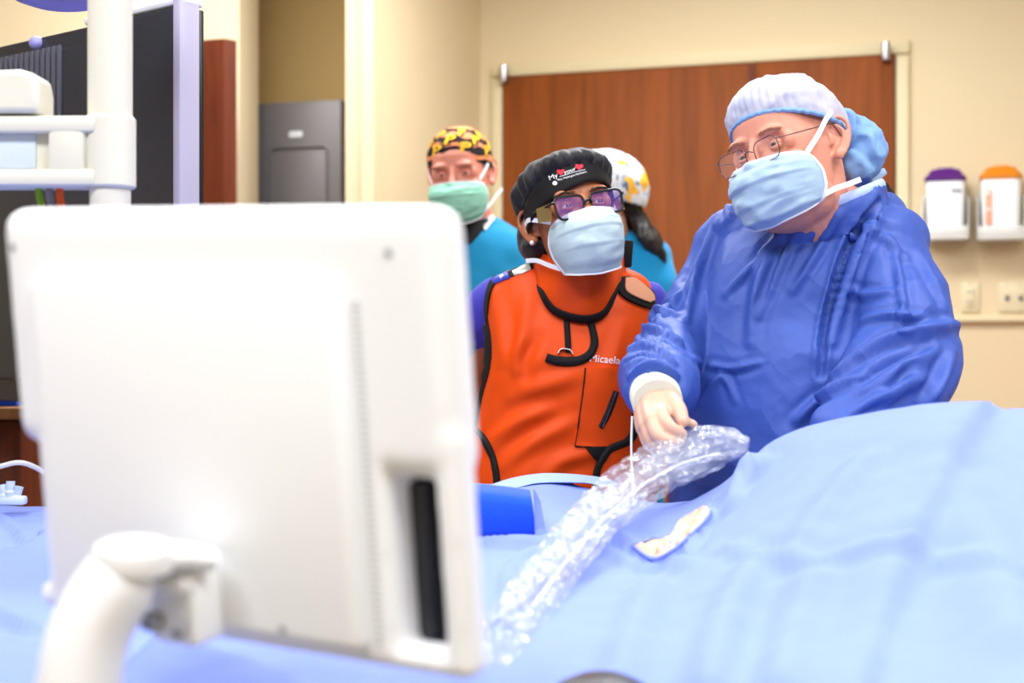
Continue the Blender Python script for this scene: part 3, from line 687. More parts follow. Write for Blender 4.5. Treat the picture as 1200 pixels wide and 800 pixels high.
for j, s_ in enumerate(ss):
    y = YN + (yfar(xs) - YN) * s_; V[j, :, 0] = xs; V[j, :, 1] = y
flat = V.reshape(-1, 3)
zz = np.concatenate([hfield(flat[i:i + 4000, :2]) for i in range(0, len(flat), 4000)])
zz = np.maximum(zz, .94)
# soft cloth waves
q3 = np.stack([flat[:, 0] * 5 + flat[:, 1] * 2, flat[:, 1] * 5 - flat[:, 0] * 1.5, flat[:, 0] * 0], 1)
zz += .010 * vnoise(q3 + 3.3) + .004 * ridged(q3 * 1.7 + 9.1) * (flat[:, 0] < 0.1) + .0016 * vnoise(q3 * 6)
flat[:, 2] = zz
def crease2(pts, w, h, step=False):
    """crease along pixel path on the drape surface: ridge or step"""
    global flat
    pl = [np.array(hit(bvd, a, b, 1.9)[0]) for a, b in [(p.x, p.y) for p in resample2(pts, 14)]]
    d = np.full(len(flat), 9.0); sg = np.zeros(len(flat))
    for a, b in zip(pl[:-1], pl[1:]):
        ab = (b - a)[:2]; L = ab @ ab + 1e-9; t = np.clip(((flat[:, :2] - a[:2]) @ ab) / L, 0, 1); c = a[:2] + t[:, None] * ab
        dv = flat[:, :2] - c; di = np.linalg.norm(dv, axis=1); m = di < d; d[m] = di[m]; sg[m] = np.sign(dv[m, 0] * ab[1] - dv[m, 1] * ab[0])
    h *= 1.7
    if step: flat[:, 2] += h * np.tanh(d * sg / w) * np.exp(-(d / (w * 9)) ** 2)
    else: flat[:, 2] += h * (np.exp(-(d / w) ** 2) - .45 * np.exp(-((d - 2 * w) / w) ** 2))
def drape_mesh(keep=None):
    rows = [flat.reshape(NY, NX, 3)]
    g = rows[0]; near = g[0].copy(); far = g[-1].copy()
    nr = []; fr = []
    for k in range(1, 15):
        f = k / 14; a = near.copy(); a[:, 1] -= .012 * (1 - np.exp(-k)) + .018 * f * np.sin(xs * 22 + 1.3); a[:, 2] = near[:, 2] * (1 - f) + .42 * f; nr.append(a)
        a = far.copy(); a[:, 1] += .010 * (1 - np.exp(-k)) + .012 * f * np.sin(xs * 25 + .3); a[:, 2] = far[:, 2] * (1 - f) + .42 * f; fr.append(a)
    G = np.array(nr[::-1] + list(g) + fr); n = G.shape[0]
    fs = []
    for j in range(n - 1):
        for i in range(NX - 1):
            if keep is not None and 14 <= j < 14 + NY - 1 and not keep[j - 14, i]: continue
            fs.append((j * NX + i, j * NX + i + 1, (j + 1) * NX + i + 1, (j + 1) * NX + i))
    # ends
    return mesh(G.reshape(-1, 3), fs)
bvd = bvh_of(drape_mesh())
crease2([(1152, 486), (1120, 540), (1092, 600), (1062, 670), (1038, 740), (1020, 810)], .010, .006, True)
crease2([(852, 640), (905, 648), (960, 654), (1010, 648), (1075, 634)], .010, .0045)
crease2([(1075, 634), (1140, 650), (1210, 672)], .012, .004)
crease2([(1010, 540), (960, 600), (930, 640)], .02, .005); crease2([(1120, 560), (1160, 640), (1190, 740)], .03, .006)
crease2([(560, 636), (640, 634), (700, 640), (745, 660)], .010, .006); crease2([(595, 700), (600, 660), (640, 640)], .008, .005)
crease2([(880, 660), (850, 720), (830, 800)], .018, .006); crease2([(760, 690), (740, 740), (720, 800)], .02, .006); crease2([(950, 680), (930, 740), (915, 800)], .02, .005)
crease2([(0, 606), (40, 630)], .006, .006); crease2([(0, 655), (36, 640)], .012, .012, True); crease2([(0, 720), (40, 735)], .01, .008); crease2([(145, 795), (190, 752)], .008, .008, True)
crease2([(250, 772), (330, 795)], .01, .012, True); crease2([(700, 600), (745, 640), (800, 660)], .012, .006); crease2([(830, 600), (800, 645), (760, 665)], .010, .008)
crease2([(855, 590), (868, 550), (880, 530)], .012, .008)
bvd = bvh_of(drape_mesh())
# opening over the access site
def in_poly(x, y, poly):
    r = False; j = len(poly) - 1
    for i in range(len(poly)):
        if (poly[i][1] > y) != (poly[j][1] > y) and x < (poly[j][0] - poly[i][0]) * (y - poly[i][1]) / (poly[j][1] - poly[i][1]) + poly[i][0]: r = not r
        j = i
    return r
open_px = [(742, 640), (760, 634), (783, 630), (795, 612), (815, 600), (830, 593), (829, 607), (812, 625), (790, 644), (770, 656), (757, 652)]
open_xy = [hit(bvd, a, b, 1.85)[0][:2] for a, b in open_px]
oc = np.mean(np.array(open_xy), 0)
dm = drape_mesh(); dro = link('surgical_drape', dm, M['drape']); solid(dro, .003, -1)
tag(dro, 'light blue surgical drape spread over the patient and table', 'drape')
# rim of the opening
rimp = [Vector(hit(bvd, a, b, 1.85)[0]) + Vector((0, 0, .002)) for a, b in [(p.x, p.y) for p in resample2(open_px + [open_px[0]], 6)]]
dro_rim = MB().tube(rimp, .0036, 8, cap=False, flat=(1, .6)); rm = link('opening_edge', mesh(dro_rim.v, dro_rim.f), M['drape'], dro)
# table and patient under the drape
tb = empty('operating_table', (0.05, 1.78, 0), 'operating table hidden under the blue drape', 'table')
MB().box((.05, 1.78, .81), (2.8, .62, .06), None, .01).build('table_top', M['pad'], tb)
MB().box((.05, 1.78, .865), (2.7, .56, .05), None, .02).build('mattress', M['pad'], tb)
MB().box((.25, 1.78, .43), (.3, .3, .72), None, .02).build('column', M['greymetal'], tb); MB().box((.25, 1.78, .05), (1.1, .5, .1), None, .02).build('base', M['greymetal'], tb)
hz = lambda x, y: float(hfield([[x, y]])[0])
pat = empty('person', (.5, 1.84, .89), 'patient lying covered under the light blue drape, skin showing at the opening', 'person')
secs = []
for x, w, t_ in [(-1.30, .03, .99), (-1.27, .08, .985), (-1.1, .11, .975), (-.8, .12, .98), (-.5, .14, .99), (-.2, .165, .995), (0, .18, 1.0), (.12, .19, 1.005), (.2, .2, 1.01), (.3, .2, 1.03), (.45, .2, 1.08), (.65, .2, 1.11), (.9, .21, 1.11), (1.08, .19, 1.07), (1.14, .07, 1.03), (1.2, .065, 1.03), (1.26, .075, 1.06), (1.33, .08, 1.08), (1.42, .06, 1.06), (1.46, .02, 1.0)]:
    zb_ = .892; secs.append((x, w, zb_, t_))
secs = resec(secs, 8); vs = []; n = 96
for x, w, zb_, t_ in secs:
    for k in range(n):
        a_ = 2 * math.pi * k / n; ca, sa = math.cos(a_), math.sin(a_); e = 2 / 3.0
        vs.append((x, 1.85 + w * abs(ca) ** e * (1 if ca > 0 else -1), (zb_ + t_) / 2 + (t_ - zb_) / 2 * abs(sa) ** e * (1 if sa > 0 else -1)))
vs = np.array(vs)
for i in range(len(vs)):
    h_ = bvd.ray_cast(Vector((vs[i, 0], vs[i, 1], 2.0)), Vector((0, 0, -1)))[0]; lim = (h_.z if h_ else 1.0)
    top = vs[i, 2] > .955; d_ = math.hypot(vs[i, 0] - oc[0], vs[i, 1] - oc[1])
    if top and d_ < .2: vs[i, 2] = lim - .008
    else: vs[i, 2] = min(vs[i, 2], max(lim - .012, .90))
m_ = len(secs); fs = [(i * n + k, i * n + (k + 1) % n, (i + 1) * n + (k + 1) % n, (i + 1) * n + k) for i in range(m_ - 1) for k in range(n)] + [tuple(range(n)), tuple((m_ - 1) * n + k for k in range(n - 1, -1, -1))]
link('body', fixn(mesh(vs, fs)), M['skin5'], pat)
link('exposed_skin', fixn(mesh(*patch(bvd, open_px, .003, 1.85, 4, .009))), M['skin5'], pat)
# dark blue folded towel, pale sheet edge at the far side
tw = MB(); a = P(545, 632, 1.96); b = P(626, 630, 1.99); hgt = 60 / F * 1.97
zt_ = a.z + hgt - .006; c0 = Vector((a.x - .06, a.y, 0)); c1 = Vector((b.x, b.y, 0))
pv = [(-.06, 0, 0), (0, 0, 0)]
def towel(i, j, nu=16, nv=14):
    u = i / (nu - 1); v = j / (nv - 1) * 2 * math.pi
    L = (b.x - a.x) + .10; x = a.x - .10 + u * L
    ca, sa = math.cos(v), math.sin(v); e = .45
    yy = .06 * abs(ca) ** e * (1 if ca > 0 else -1); z_ = hgt / 2 * abs(sa) ** e * (1 if sa > 0 else -1)
    return (x + .010 * max(z_, -.02) / hgt * (-1 if u > .5 else 0), a.y + .062 + yy + .004 * math.sin(u * 9), a.z + hgt / 2 - .004 + z_ - .012 * u * u * (sa > 0) + .006 * math.sin(u * 2.4) * (sa > 0))
v_, f_ = grid(16, 15, towel); f_ += [tuple(j * 16 for j in range(14)), tuple(j * 16 + 15 for j in range(13, -1, -1))]
tw.add(v_, f_); o = tw.build('folded_towel', M['drape_d'], sharp=50); tag(o, 'dark blue folded towel lying on the light blue drape', 'towel')
fl = MB(); q0 = P(627, 631, 1.955); q1 = P(641, 629, 1.97); fl.prism([q0, q1, q1 + Vector((-.008, .03, .045)), q0 + Vector((-.002, .02, .068))], (0, .006, 0)); link('turned_edge', fixn(mesh(fl.v, fl.f)), M['drape'], o, False)
sh = MB().tube([P(548, 578, 2.27), P(585, 571, 2.3), P(615, 563, 2.33), P(645, 560, 2.335), P(690, 562, 2.33), P(722, 569, 2.29)], [.012, .02, .024, .025, .02, .01], 14, res=8, flat=(1.6, .22)).build('folded_sheet', M['drape_w'])
tag(sh, 'pale folded sheet along the far table edge in front of the orange apron', 'sheet')
# dark round cap at the bottom edge
kc = P(706, 812, 1.30); MBk = MB().lathe([(0, .012), (.03, .010), (.044, .002), (.05, -.012), (.05, -.03), (0, -.03)], kc, (0, -.15, 1), 36).build('control_knob', M['dark_pl']); tag(MBk, 'dark rounded knob at the bottom edge in front of the drape', 'knob')
# tubing and connector at the far left
tbg = MB().tube([P(-60, 585, 2.2), P(-20, 556, 2.2), P(5, 545, 2.2), P(30, 543, 2.22), P(60, 560, 2.25), P(80, 590, 2.25)], .004, 10, res=8).build('tubing', M['clearpl']); tag(tbg, 'clear looping tube above the left end of the drape', 'tube')
cn = empty('tubing_connector', P(12, 582, 2.25), 'clear plastic tubing connector lying on the left end of the drape', 'connector')
for k, (px, py) in enumerate(((4, 578), (12, 574), (20, 580))): MB().lathe([(0, -.014), (.008, -.014), (.009, -.004), (.006, .0), (.007, .014), (0, .014)], P(px, py, 2.25), (.2 * (k - 1), .1, 1), 14).build('port', M['label_bl'], cn)
MB().box(P(12, 586, 2.25), (.05, .02, .014), None, .004).build('manifold', M['label_bl'], cn)

# ================================================================== clear sleeve over the probe cable
path = [P(566, 815, 1.42), P(592, 752, 1.54), P(630, 692, 1.66), P(670, 640, 1.78), P(712, 594, 1.90), P(758, 556, 2.0), P(804, 532, 2.05), P(845, 522, 2.06), P(874, 524, 2.05)]
rad = [.027, .027, .028, .030, .034, .040, .044, .036, .010]
def sleeve(path, rad, na, fl, amp, seed):
    v_, f_ = tube(path, rad, na, True, 14, flat=fl); vv = np.array([tuple(v) for v in v_]); cc = np.array([tuple(p) for p in catmull(path, 14)])
    arc = np.concatenate([[0], np.cumsum(np.linalg.norm(np.diff(cc, axis=0), axis=1))])
    cl = np.repeat(cc, na, 0); ar = np.repeat(arc, na); th = np.tile(np.arange(na) / na, len(cc)); out = vv - cl; out /= np.linalg.norm(out, axis=1, keepdims=True) + 1e-9
    tw = th * 2 * math.pi + ar * 2.0
    q = np.stack([np.cos(tw) * 3.2 + seed, np.sin(tw) * 3.2, ar * 9], 1); q2 = np.stack([np.cos(tw) * 5 + seed, np.sin(tw) * 5 + 7, ar * 42], 1)
    vv += out * (amp * (1.0 * ridged(q) + .55 * ridged(q2) + .35 * vnoise(q2 * 2.1)))[:, None]
    return fixn(mesh(vv, f_))
slv = empty('probe_sleeve', P(720, 600, 1.9), 'clear crinkled plastic sleeve running from the gloved hand across the drape', 'sleeve')
link('film', sleeve(path, rad, 40, (1, .6), .0065, 0), M['film'], slv, False)
link('inner_fold', sleeve([p + Vector((.004, 0, .002)) for p in path], [r * .6 for r in rad], 24, (1, .45), .007, 20), M['film'], slv, False)
pc = [p + Vector((0, .004, -.012)) for p in path[:-1]]; MB().tube(pc, .0022, 10, res=8).build('probe_cable', M['white_pl'], slv)


# ================================================================== people: shared builders
def frame(c, yaw, pitch, roll, s=1.0):
    """head frame: local x = person's left, -y = where the face looks, z up; origin between the eyes inside the head"""
    return Matrix.Translation(c) @ Matrix.Rotation(R(yaw), 4, 'Z') @ Matrix.Rotation(R(pitch), 4, 'X') @ Matrix.Rotation(R(roll), 4, 'Y') @ Matrix.Scale(s, 4)
def T(Mh, part): return [Mh @ Vector(v) for v in part[0]], part[1]
def ear_parts(sd, x0=.0735):
    def e(a, b, o=0.0): a *= 1.12; b *= 1.08; return Vector((sd * (x0 + a * .55 + o), .008 + a * .85 + b * .12, -.004 + b))
    out = [limb([e(.004, .0), e(-.002, .014), e(.004, .027), (e(.016, .033)), e(.028, .025), e(.031, .008), e(.026, -.010), e(.015, -.024), e(.004, -.026)], [.0034, .0034, .0036, .0038, .0038, .0036, .0036, .0045, .0045], 10, 4),
           limb([e(.012, .021), e(.021, .012), e(.021, -.003), e(.012, -.015)], [.003, .0036, .0036, .003], 8, 3),
           limb([e(.0, .004), e(.001, -.006)], [.0042, .0042], 8, 2), ellipsoid(e(.010, -.024), (.006, .010, .010), None, 12)]
    v, f = ellipsoid((0, 0, 0), (.0045, .016, .029), None, 16)
    Rm = Matrix.Rotation(-sd * .42, 3, 'Z'); out.append(([e(.013, .002, -.0085) + Rm @ x for x in v], f)); return out
def head_mesh(Mh, neck, fat=1.0, voxel=.0028, nose=1.0, extra=()):
    secs = [(.075, -.008, .060, .070), (.05, -.011, .068, .079), (.02, -.012, .070, .079), (-.01, -.010, .0695 * fat, .077), (-.04, -.010, .067 * fat, .077), (-.07, -.011, .061 * fat, .075), (-.095, -.017, .050 * fat, .069), (-.112, -.028, .036 * fat, .054), (-.121, -.038, .02 * fat, .034)]
    parts = [ellipsoid((0, .020, .030), (.0775, .098, .088), None, 32), loft([(Vector((0, y, z)), rx, ry, 2.15) for z, y, rx, ry in secs], 32),
             limb([(0, -.086, .016), (0, -.098, -.010), (0, -.112 * nose, -.034)], [.008, .009, .0112], 12, 4)]
    for sd in (-1, 1):
        parts += [ellipsoid((sd * .0105, -.099, -.038), (.009, .011, .008), None, 12), ellipsoid((sd * .026, -.0825, .023), (.027, .011, .009), None, 16), ellipsoid((sd * .0475, -.066, .002), (.012, .0125, .016), None, 14), ellipsoid((sd * .040 * fat, -.062, -.036), (.025, .019, .022), None, 16)] + ear_parts(sd, .0735 + .03 * max(fat - 1, 0))
    parts = [T(Mh, p) for p in parts] + [limb(*neck)] + list(extra)
    me = vunion(parts, voxel, 2, .5)
    v = getv(me); Mi = np.array(Mh.inverted()); l = v @ Mi[:3, :3].T + Mi[:3, 3]
    for sd in (-1, 1):
        d2 = ((l[:, 0] - sd * .028) / .0130) ** 2 + ((l[:, 2] - .001) / .0115) ** 2
        m = l[:, 1] < -.04; l[m, 1] += .0100 * np.exp(-d2[m])
    Mn = np.array(Mh); setv(me, l @ Mn[:3, :3].T + Mn[:3, 3]); return me
def lids(Mh, up=17, low=13, tilt=0):
    """eyelid shells around both eyeballs"""
    mb = MB()
    for sd in (-1, 1):
        c = Vector((sd * .031, -.0725, .0))
        for sgn, op in ((1, up), (-1, low)):
            def fn(i, j, n=20, m=8):
                az = (i / (n - 1) * 2 - 1) * 82; ed = op * max(math.cos(R(min(abs(az) * 90 / 58, 90))), 0) - 1.5
                k = j / (m - 1); el = ed + (78 - ed) * max(k - .12, 0) / .88; r = .0123 if k > .1 else .0116
                r += .0005 * math.sin(k * 6) - .0005 * max(0, abs(az) - 50) / 50 - .0018 * max(0, k - .6) / .4
                a, e = R(az), R(sgn * el); return Mh @ (c + Vector((r * math.sin(a) * math.cos(e), -r * math.cos(a) * math.cos(e), r * math.sin(e))))
            mb.add(*grid(20, 8, fn))
    return mb.v, mb.f
def eyes(Mh, parent, iris, gaze=(0, -1, 0)):
    """gaze in local head coordinates"""
    for sd in (-1, 1):
        c = Vector((sd * .031, -.0725, 0)); g = Vector(gaze).normalized(); q = Vector((0, 0, 1)).rotation_difference(g)
        vs = []; fs = []; mi = []; n = 24
        ang = [0, 8, 15, 26, 29, 45, 65, 90, 120, 150, 179]
        for a in ang:
            rr = .0115 * (1.02 if a < 20 else 1)
            for k in range(n): b_ = 2 * math.pi * k / n; vs.append(Mh @ (c + q @ (Vector((math.sin(R(a)) * math.cos(b_), math.sin(R(a)) * math.sin(b_), math.cos(R(a)))) * rr)))
        for j in range(len(ang) - 1):
            for k in range(n): fs.append((j * n + k, j * n + (k + 1) % n, (j + 1) * n + (k + 1) % n, (j + 1) * n + k)); mi.append(2 if ang[j] < 12 else (1 if ang[j] < 28 else 0))
        me = mesh(vs, fs); me.polygons.foreach_set('material_index', mi); link('eye', me, [M['sclera'], iris, M['pupil']], parent)
def brows(Mh, bv, parent, m, w=.0055, zz=.021):
    for sd in (-1, 1):
        mb = MB()
        for i in range(46):
            t = i / 45; x = sd * (.014 + t * .036); z = zz + .005 * math.sin(t * 2.2) - .004 * t + random.uniform(-1, 1) * w * .5 * (1 - .6 * t)
            p = Mh @ Vector((x, -.13, z)); d = (Mh.to_3x3() @ Vector((0, 1, 0))).normalized(); h = bv.ray_cast(p, d)
            if h[0] is None: continue
            tip = Mh.to_3x3() @ Vector((sd * .007, .001, .003 - .005 * t)); mb.tube([h[0] - d * .0002, h[0] + tip * .6 - d * .0012, h[0] + tip - d * .0004], [.0008, .0008, .0002], 5)
        mb.build('eyebrow', m, parent)
def cap_shape(Mh, cy, rx, ry, zf, zb, ztop, bulge=.1, pk=0, pa=0.0, pw=.35, n=144, m=36, nz=.0, nsc=40, tilt=0.0, back=0.0, cz=0.0, flatp=.8):
    """cap over the head; zf/zb rim height front/back, ztop crown, bulge above rim, pleats pk*pa fading over pw"""
    def fn(i, j):
        th = 2 * math.pi * i / n; t = j / (m - 1); a = t * math.pi / 2 * .995
        s = math.sin(th); zr = (zf + zb) / 2 + (zb - zf) / 2 * s
        g = math.cos(a) ** flatp * (1 + bulge * math.sin(min(2.2 * a, math.pi)) ** 1.0 * (1 + back * max(s, 0))); h = math.sin(a)
        pl = 1 + pa * math.sin(pk * th + 1.3 * math.sin(3 * th)) * math.exp(-((t - .22) / pw) ** 2) * (1 if t > .04 else 0)
        x = rx * g * pl * math.cos(th); y = cy + ry * g * pl * s; z = zr * (1 - h) + (ztop + tilt * s) * h
        return Vector((x, y, z + cz))
    v, f = grid(n, m, fn, True); f.append(tuple((m - 1) * n + k for k in range(n)))
    arr = np.array([tuple(x) for x in v])
    if nz:
        d = arr - [0, cy, .03]; d /= np.linalg.norm(d, axis=1, keepdims=True)
        arr += d * (nz * (ridged(arr * nsc) * .7 + vnoise(arr * nsc * 2.3 + 4) * .5) * np.minimum(1, np.repeat(np.arange(m), n) / 4))[:, None]
    return [Mh @ Vector(x) for x in arr], f
def mask_shape(Mh, w=1.0, drop=0.0, nw=44, nh=40, pleat=.0032, nz=.0015, dep=0.0):
    """pleated surgical mask; returns mesh data and its four corners"""
    vk = [0, .18, .4, .65, .85, 1]
    cyy = [-.1185, -.1330, -.136, -.129, -.114, -.090]; czz = [-.020, -.038, -.062, -.092, -.113, -.128 - drop]
    ex = [.066 * w, .0705 * w, .072 * w, .068 * w, .062 * w, .055 * w]; ey = [-.066, -.053, -.042, -.038, -.042, -.046]; ez = [-.030, -.042, -.060, -.082, -.099, -.110 - drop]
    def at(u, v):
        I = lambda t: float(np.interp(v, vk, t))
        k = abs(u); s = math.sin(k * math.pi / 2) ** .95; x = math.copysign(I(ex) * s, u); b = 1 - math.cos(k * math.pi / 2) ** .85
        nosew = math.exp(-(k / .2) ** 2) * max(0, 1 - v * 2.2) * .010
        yc_ = I(cyy) + dep * (1 - max(0, v - .6) / .4 * .7); y = yc_ + (I(ey) - yc_) * b - nosew * .6 + .004 * max(0, 1 - v * 3) ; z = I(czz) + (I(ez) - I(czz)) * k ** 1.6
        ph = v * 3.6 - .25; fr = ph - math.floor(ph)
        y -= pleat * (fr - .5) * (1 - k ** 6) * (1 if .08 < v < .95 else 0)
        p = np.array([[x * 60 + z * 35, v * 9 + u * 2.5, 3.0 + u]])
        y -= nz * float(vnoise(p)[0]) * 2.0 * (1 - k ** 4)
        return Vector((x, y, z))
    v, f = grid(nw, nh, lambda i, j: Mh @ at(i / (nw - 1) * 2 - 1, j / (nh - 1)))
    return v, f, at
def strap(Mh, pts, w, th=.0012, res=8, updir=None):
    """flat cloth tape through local points; width stands along local z by default"""
    c = catmull([Vector(p) for p in pts], res); m = len(c); vs = []; fs = []
    for i, p in enumerate(c):
        t = (c[min(i + 1, m - 1)] - c[max(i - 1, 0)]).normalized(); u = Vector(updir) if updir else Vector((0, 0, 1))
        u = (u - t * u.dot(t)).normalized(); n_ = t.cross(u)
        vs += [Mh @ (p + u * w / 2 + n_ * th / 2), Mh @ (p - u * w / 2 + n_ * th / 2), Mh @ (p - u * w / 2 - n_ * th / 2), Mh @ (p + u * w / 2 - n_ * th / 2)]
    for i in range(m - 1):
        for k in range(4): fs.append((i * 4 + k, i * 4 + (k + 1) % 4, (i + 1) * 4 + (k + 1) % 4, (i + 1) * 4 + k))
    fs += [(0, 1, 2, 3), tuple((m - 1) * 4 + k for k in (3, 2, 1, 0))]; return vs, fs
def put_mask(Mh, parent, m, ties, w=1.0, drop=0.0, bind=.005, pleat=.0032, nz=.0015, dep=0.0):
    v, f, at = mask_shape(Mh, w, drop, pleat=pleat, nz=nz, dep=dep); o = link('face_mask', mesh(v, f), m, parent); solid(o, .0016, 0)
    mb = MB()
    for u in (-1, 1): mb.add(*strap(Mh, [at(u, k / 8) + Vector((u * .0008, 0, 0)) for k in range(9)], .0065, .003, 3, (0, 1, 0)))
    for vv_ in (0, 1): mb.add(*strap(Mh, [at(k / 12 - 1, vv_) + Vector((0, -.0006, 0)) for k in range(25)], .0045, .003, 2))
    mb.build('mask_edge', M['tie'], o)
    for tpts in ties: MB().add(*strap(Mh, tpts, .0085 if len(tpts) else 0, .0012)).build('mask_tie', M['tie'], o)
    return o, at
def rrect(w, h, r, n=6, sq=0.0):
    pts = []
    for cx, cy, a0 in ((w / 2 - r, h / 2 - r, 0), (-w / 2 + r, h / 2 - r, 90), (-w / 2 + r, -h / 2 + r, 180), (w / 2 - r, -h / 2 + r, 270)):
        for k in range(n + 1): a = R(a0 + 90 * k / n); x, y = cx + r * math.cos(a), cy + r * math.sin(a); pts.append((x * (1 + sq * y / h), y))
    return pts
def glasses(Mh, parent, fm, lm, y0, z0, lw, lh, lr, wire, sep=.034, temple=.0012, earx=.079, earz=.012, wrap=10, pitch=8, sq=.0, tflat=None):
    root = None
    g = MB(); lens = []
    for sd in (-1, 1):
        Rl = Matrix.Rotation(-sd * R(wrap), 3, 'Z') @ Matrix.Rotation(R(pitch), 3, 'X')
        c = Vector((sd * sep, y0, z0)); pl = [c + Rl @ Vector((x * (1), 0, y)) for x, y in rrect(lw, lh, lr, 6, sq)]
        pl = pl + pl[:2]; g.tube([Mh @ p for p in pl], wire, 8, flat=None)
        lens.append(pl[:-2])
        o_ = c + Rl @ Vector((sd * lw / 2, 0, lh * .28)); hinge = o_ + Vector((sd * .006, .008, 0))
        tp = [o_, hinge, Vector((sd * earx, -.02, earz)), Vector((sd * earx, .012, earz + .004)), Vector((sd * (earx + .001), .03, earz - .018))]
        g.tube([Mh @ p for p in tp], [wire * 1.2, temple, temple, temple, temple], 8, res=4, flat=tflat)
    b0 = Vector((-sep + lw / 2, y0, z0 + lh * .12)); b1 = Vector((sep - lw / 2, y0, z0 + lh * .12))
    g.tube([Mh @ p for p in (b0, (b0 + b1) / 2 + Vector((0, -.004, .004)), b1)], wire * 1.15, 8, res=4)
    o = g.build('glasses', fm, parent)
    for pl in lens: link('lens', mesh([Mh @ p for p in pl], [tuple(range(len(pl)))]), lm, o, False)
    return o
def joined(parts):
    mb = MB()
    for p in parts:
        if isinstance(p, tuple): mb.add(*p)
        else: mb.add([v.co for v in p.vertices], [tuple(q.vertices) for q in p.polygons])
    return mesh(mb.v, mb.f)
def torso(rows, rot=0.0, e=2.3, k=4, n=56):
    """rows: (py, cx px, half width px, depth m, D); measured against the photograph"""
    out = []
    for py, cx, hw, ry, D in resec(rows, k): p = P(cx, py, D); out.append((p, hw * D / F, ry, e))
    return loft(out, n, rot)
def crease3(me, bv, pts, w, h, Dref=2.5):
    v = getv(me); nn_ = getn(me); pl = [np.array(hit(bv, p.x, p.y, Dref)[0]) for p in resample2(pts, 8)]; d = np.full(len(v), 9.0); tt = np.zeros(len(v)); n_ = len(pl) - 1
    for i, (a, b) in enumerate(zip(pl[:-1], pl[1:])):
        ab = b - a; t = np.clip(((v - a) @ ab) / (ab @ ab + 1e-9), 0, 1); di = np.linalg.norm(v - a - t[:, None] * ab, axis=1); m = di < d; d[m] = di[m]; tt[m] = (i + t[m]) / n_
    fade = np.sin(np.clip(tt, .06, .94) * math.pi) ** .6
    setv(me, v + nn_ * (h * fade * (np.exp(-(d / w) ** 2) - .5 * np.exp(-((d - 1.9 * w) / w) ** 2)))[:, None])
def legs(parent, x, y, hip, m, sep=.1, rot=0.0, r=.085):
    for sd in (-1, 1):
        dx, dy = math.cos(rot) * sep * sd, math.sin(rot) * sep * sd
        MB().add(*limb([(x + dx * .9, y + dy * .9, hip), (x + dx, y + dy, hip * .55), (x + dx * 1.05, y + dy * 1.05, .10)], [r, r * .8, r * .72], 20, 4)).build('trouser_leg', m, parent)
        f = Vector((math.sin(rot), -math.cos(rot), 0)); p = Vector((x + dx * 1.05, y + dy * 1.05, 0))
        MB().add(*vshoe(p, f)).build('shoe', M['shoe'], parent)
def vshoe(p, f):
    s = Vector((-f.y, f.x, 0)); secs = [(-.09, .03, .05), (-.07, .04, .075), (0, .04, .085), (.07, .047, .06), (.13, .046, .045), (.17, .03, .03)]; vs = []; n = 16
    for a, w, h in secs:
        for k in range(n):
            t = 2 * math.pi * k / n; vs.append(p + f * a + s * (w * math.cos(t)) + Vector((0, 0, .002 + max(0, h * .5 + h * .5 * math.sin(t)))))
    m = len(secs); return vs, [(i * n + k, i * n + (k + 1) % n, (i + 1) * n + (k + 1) % n, (i + 1) * n + k) for i in range(m - 1) for k in range(n)] + [tuple(range(n)), tuple((m - 1) * n + k for k in range(n))]
def finger(pts, r0=.0092, r1=.0072): return limb([P(*p) for p in pts], list(np.linspace(r0, r1, len(pts))), 12, 4)

# ================================================================== surgeon in the blue gown
D0 = 2.5
sg = empty('person', (P(945, 400, D0).x, D0 + .02, 0), 'person in a blue surgical gown and pale bouffant cap holding the plastic sleeve', 'person')
Mh = frame(P(924, 180, 2.42), -46, 3, -15, 1.05)
nb_ = P(985, 262, 2.52)
neck = ([Mh @ Vector((0, .025, -.03)), Mh @ Vector((0, .03, -.10)), nb_, nb_ + Vector((.02, .02, -.12))], [.070, .066, .068, .08], 24, 5)
hm = head_mesh(Mh, neck, 1.07, nose=.91, extra=[T(Mh, ellipsoid((0, -.030, -.106), (.048, .046, .026), None, 20)), T(Mh, ellipsoid((.032, -.018, -.088), (.038, .042, .036), None, 20)), T(Mh, ellipsoid((-.032, -.018, -.088), (.038, .042, .036), None, 20))])
bvh_h = bvh_of(hm)
SR = [P(862, 296, 2.60), P(828, 352, 2.55), P(784, 408, 2.45), P(774, 438, 2.33), P(771, 458, 2.2)]
SL = [P(1032, 308, 2.45), P(1048, 362, 2.39), P(1056, 425, 2.31), P(1030, 472, 2.24), P(1000, 512, 2.19)]
core = torso([(262, 985, 50, .07, 2.53), (290, 960, 105, .1, 2.53), (350, 950, 115, .12, 2.52), (480, 945, 120, .14, 2.5), (700, 945, 110, .13, 2.5)], -.35)
arms = [limb(SR, [.05, .046, .042, .036, .03], 16, 3), limb(SL, [.05, .046, .042, .036, .03], 16, 3)]
body = link('body', joined([hm, lids(Mh, 17, 12), vunion([core] + arms, .012, 2)]), M['skin1'], sg)
eyes(Mh, sg, M['iris_b'], (.05, -1, -.15)); brows(Mh, bvh_h, sg, M['brow_fair'], .006, .020)
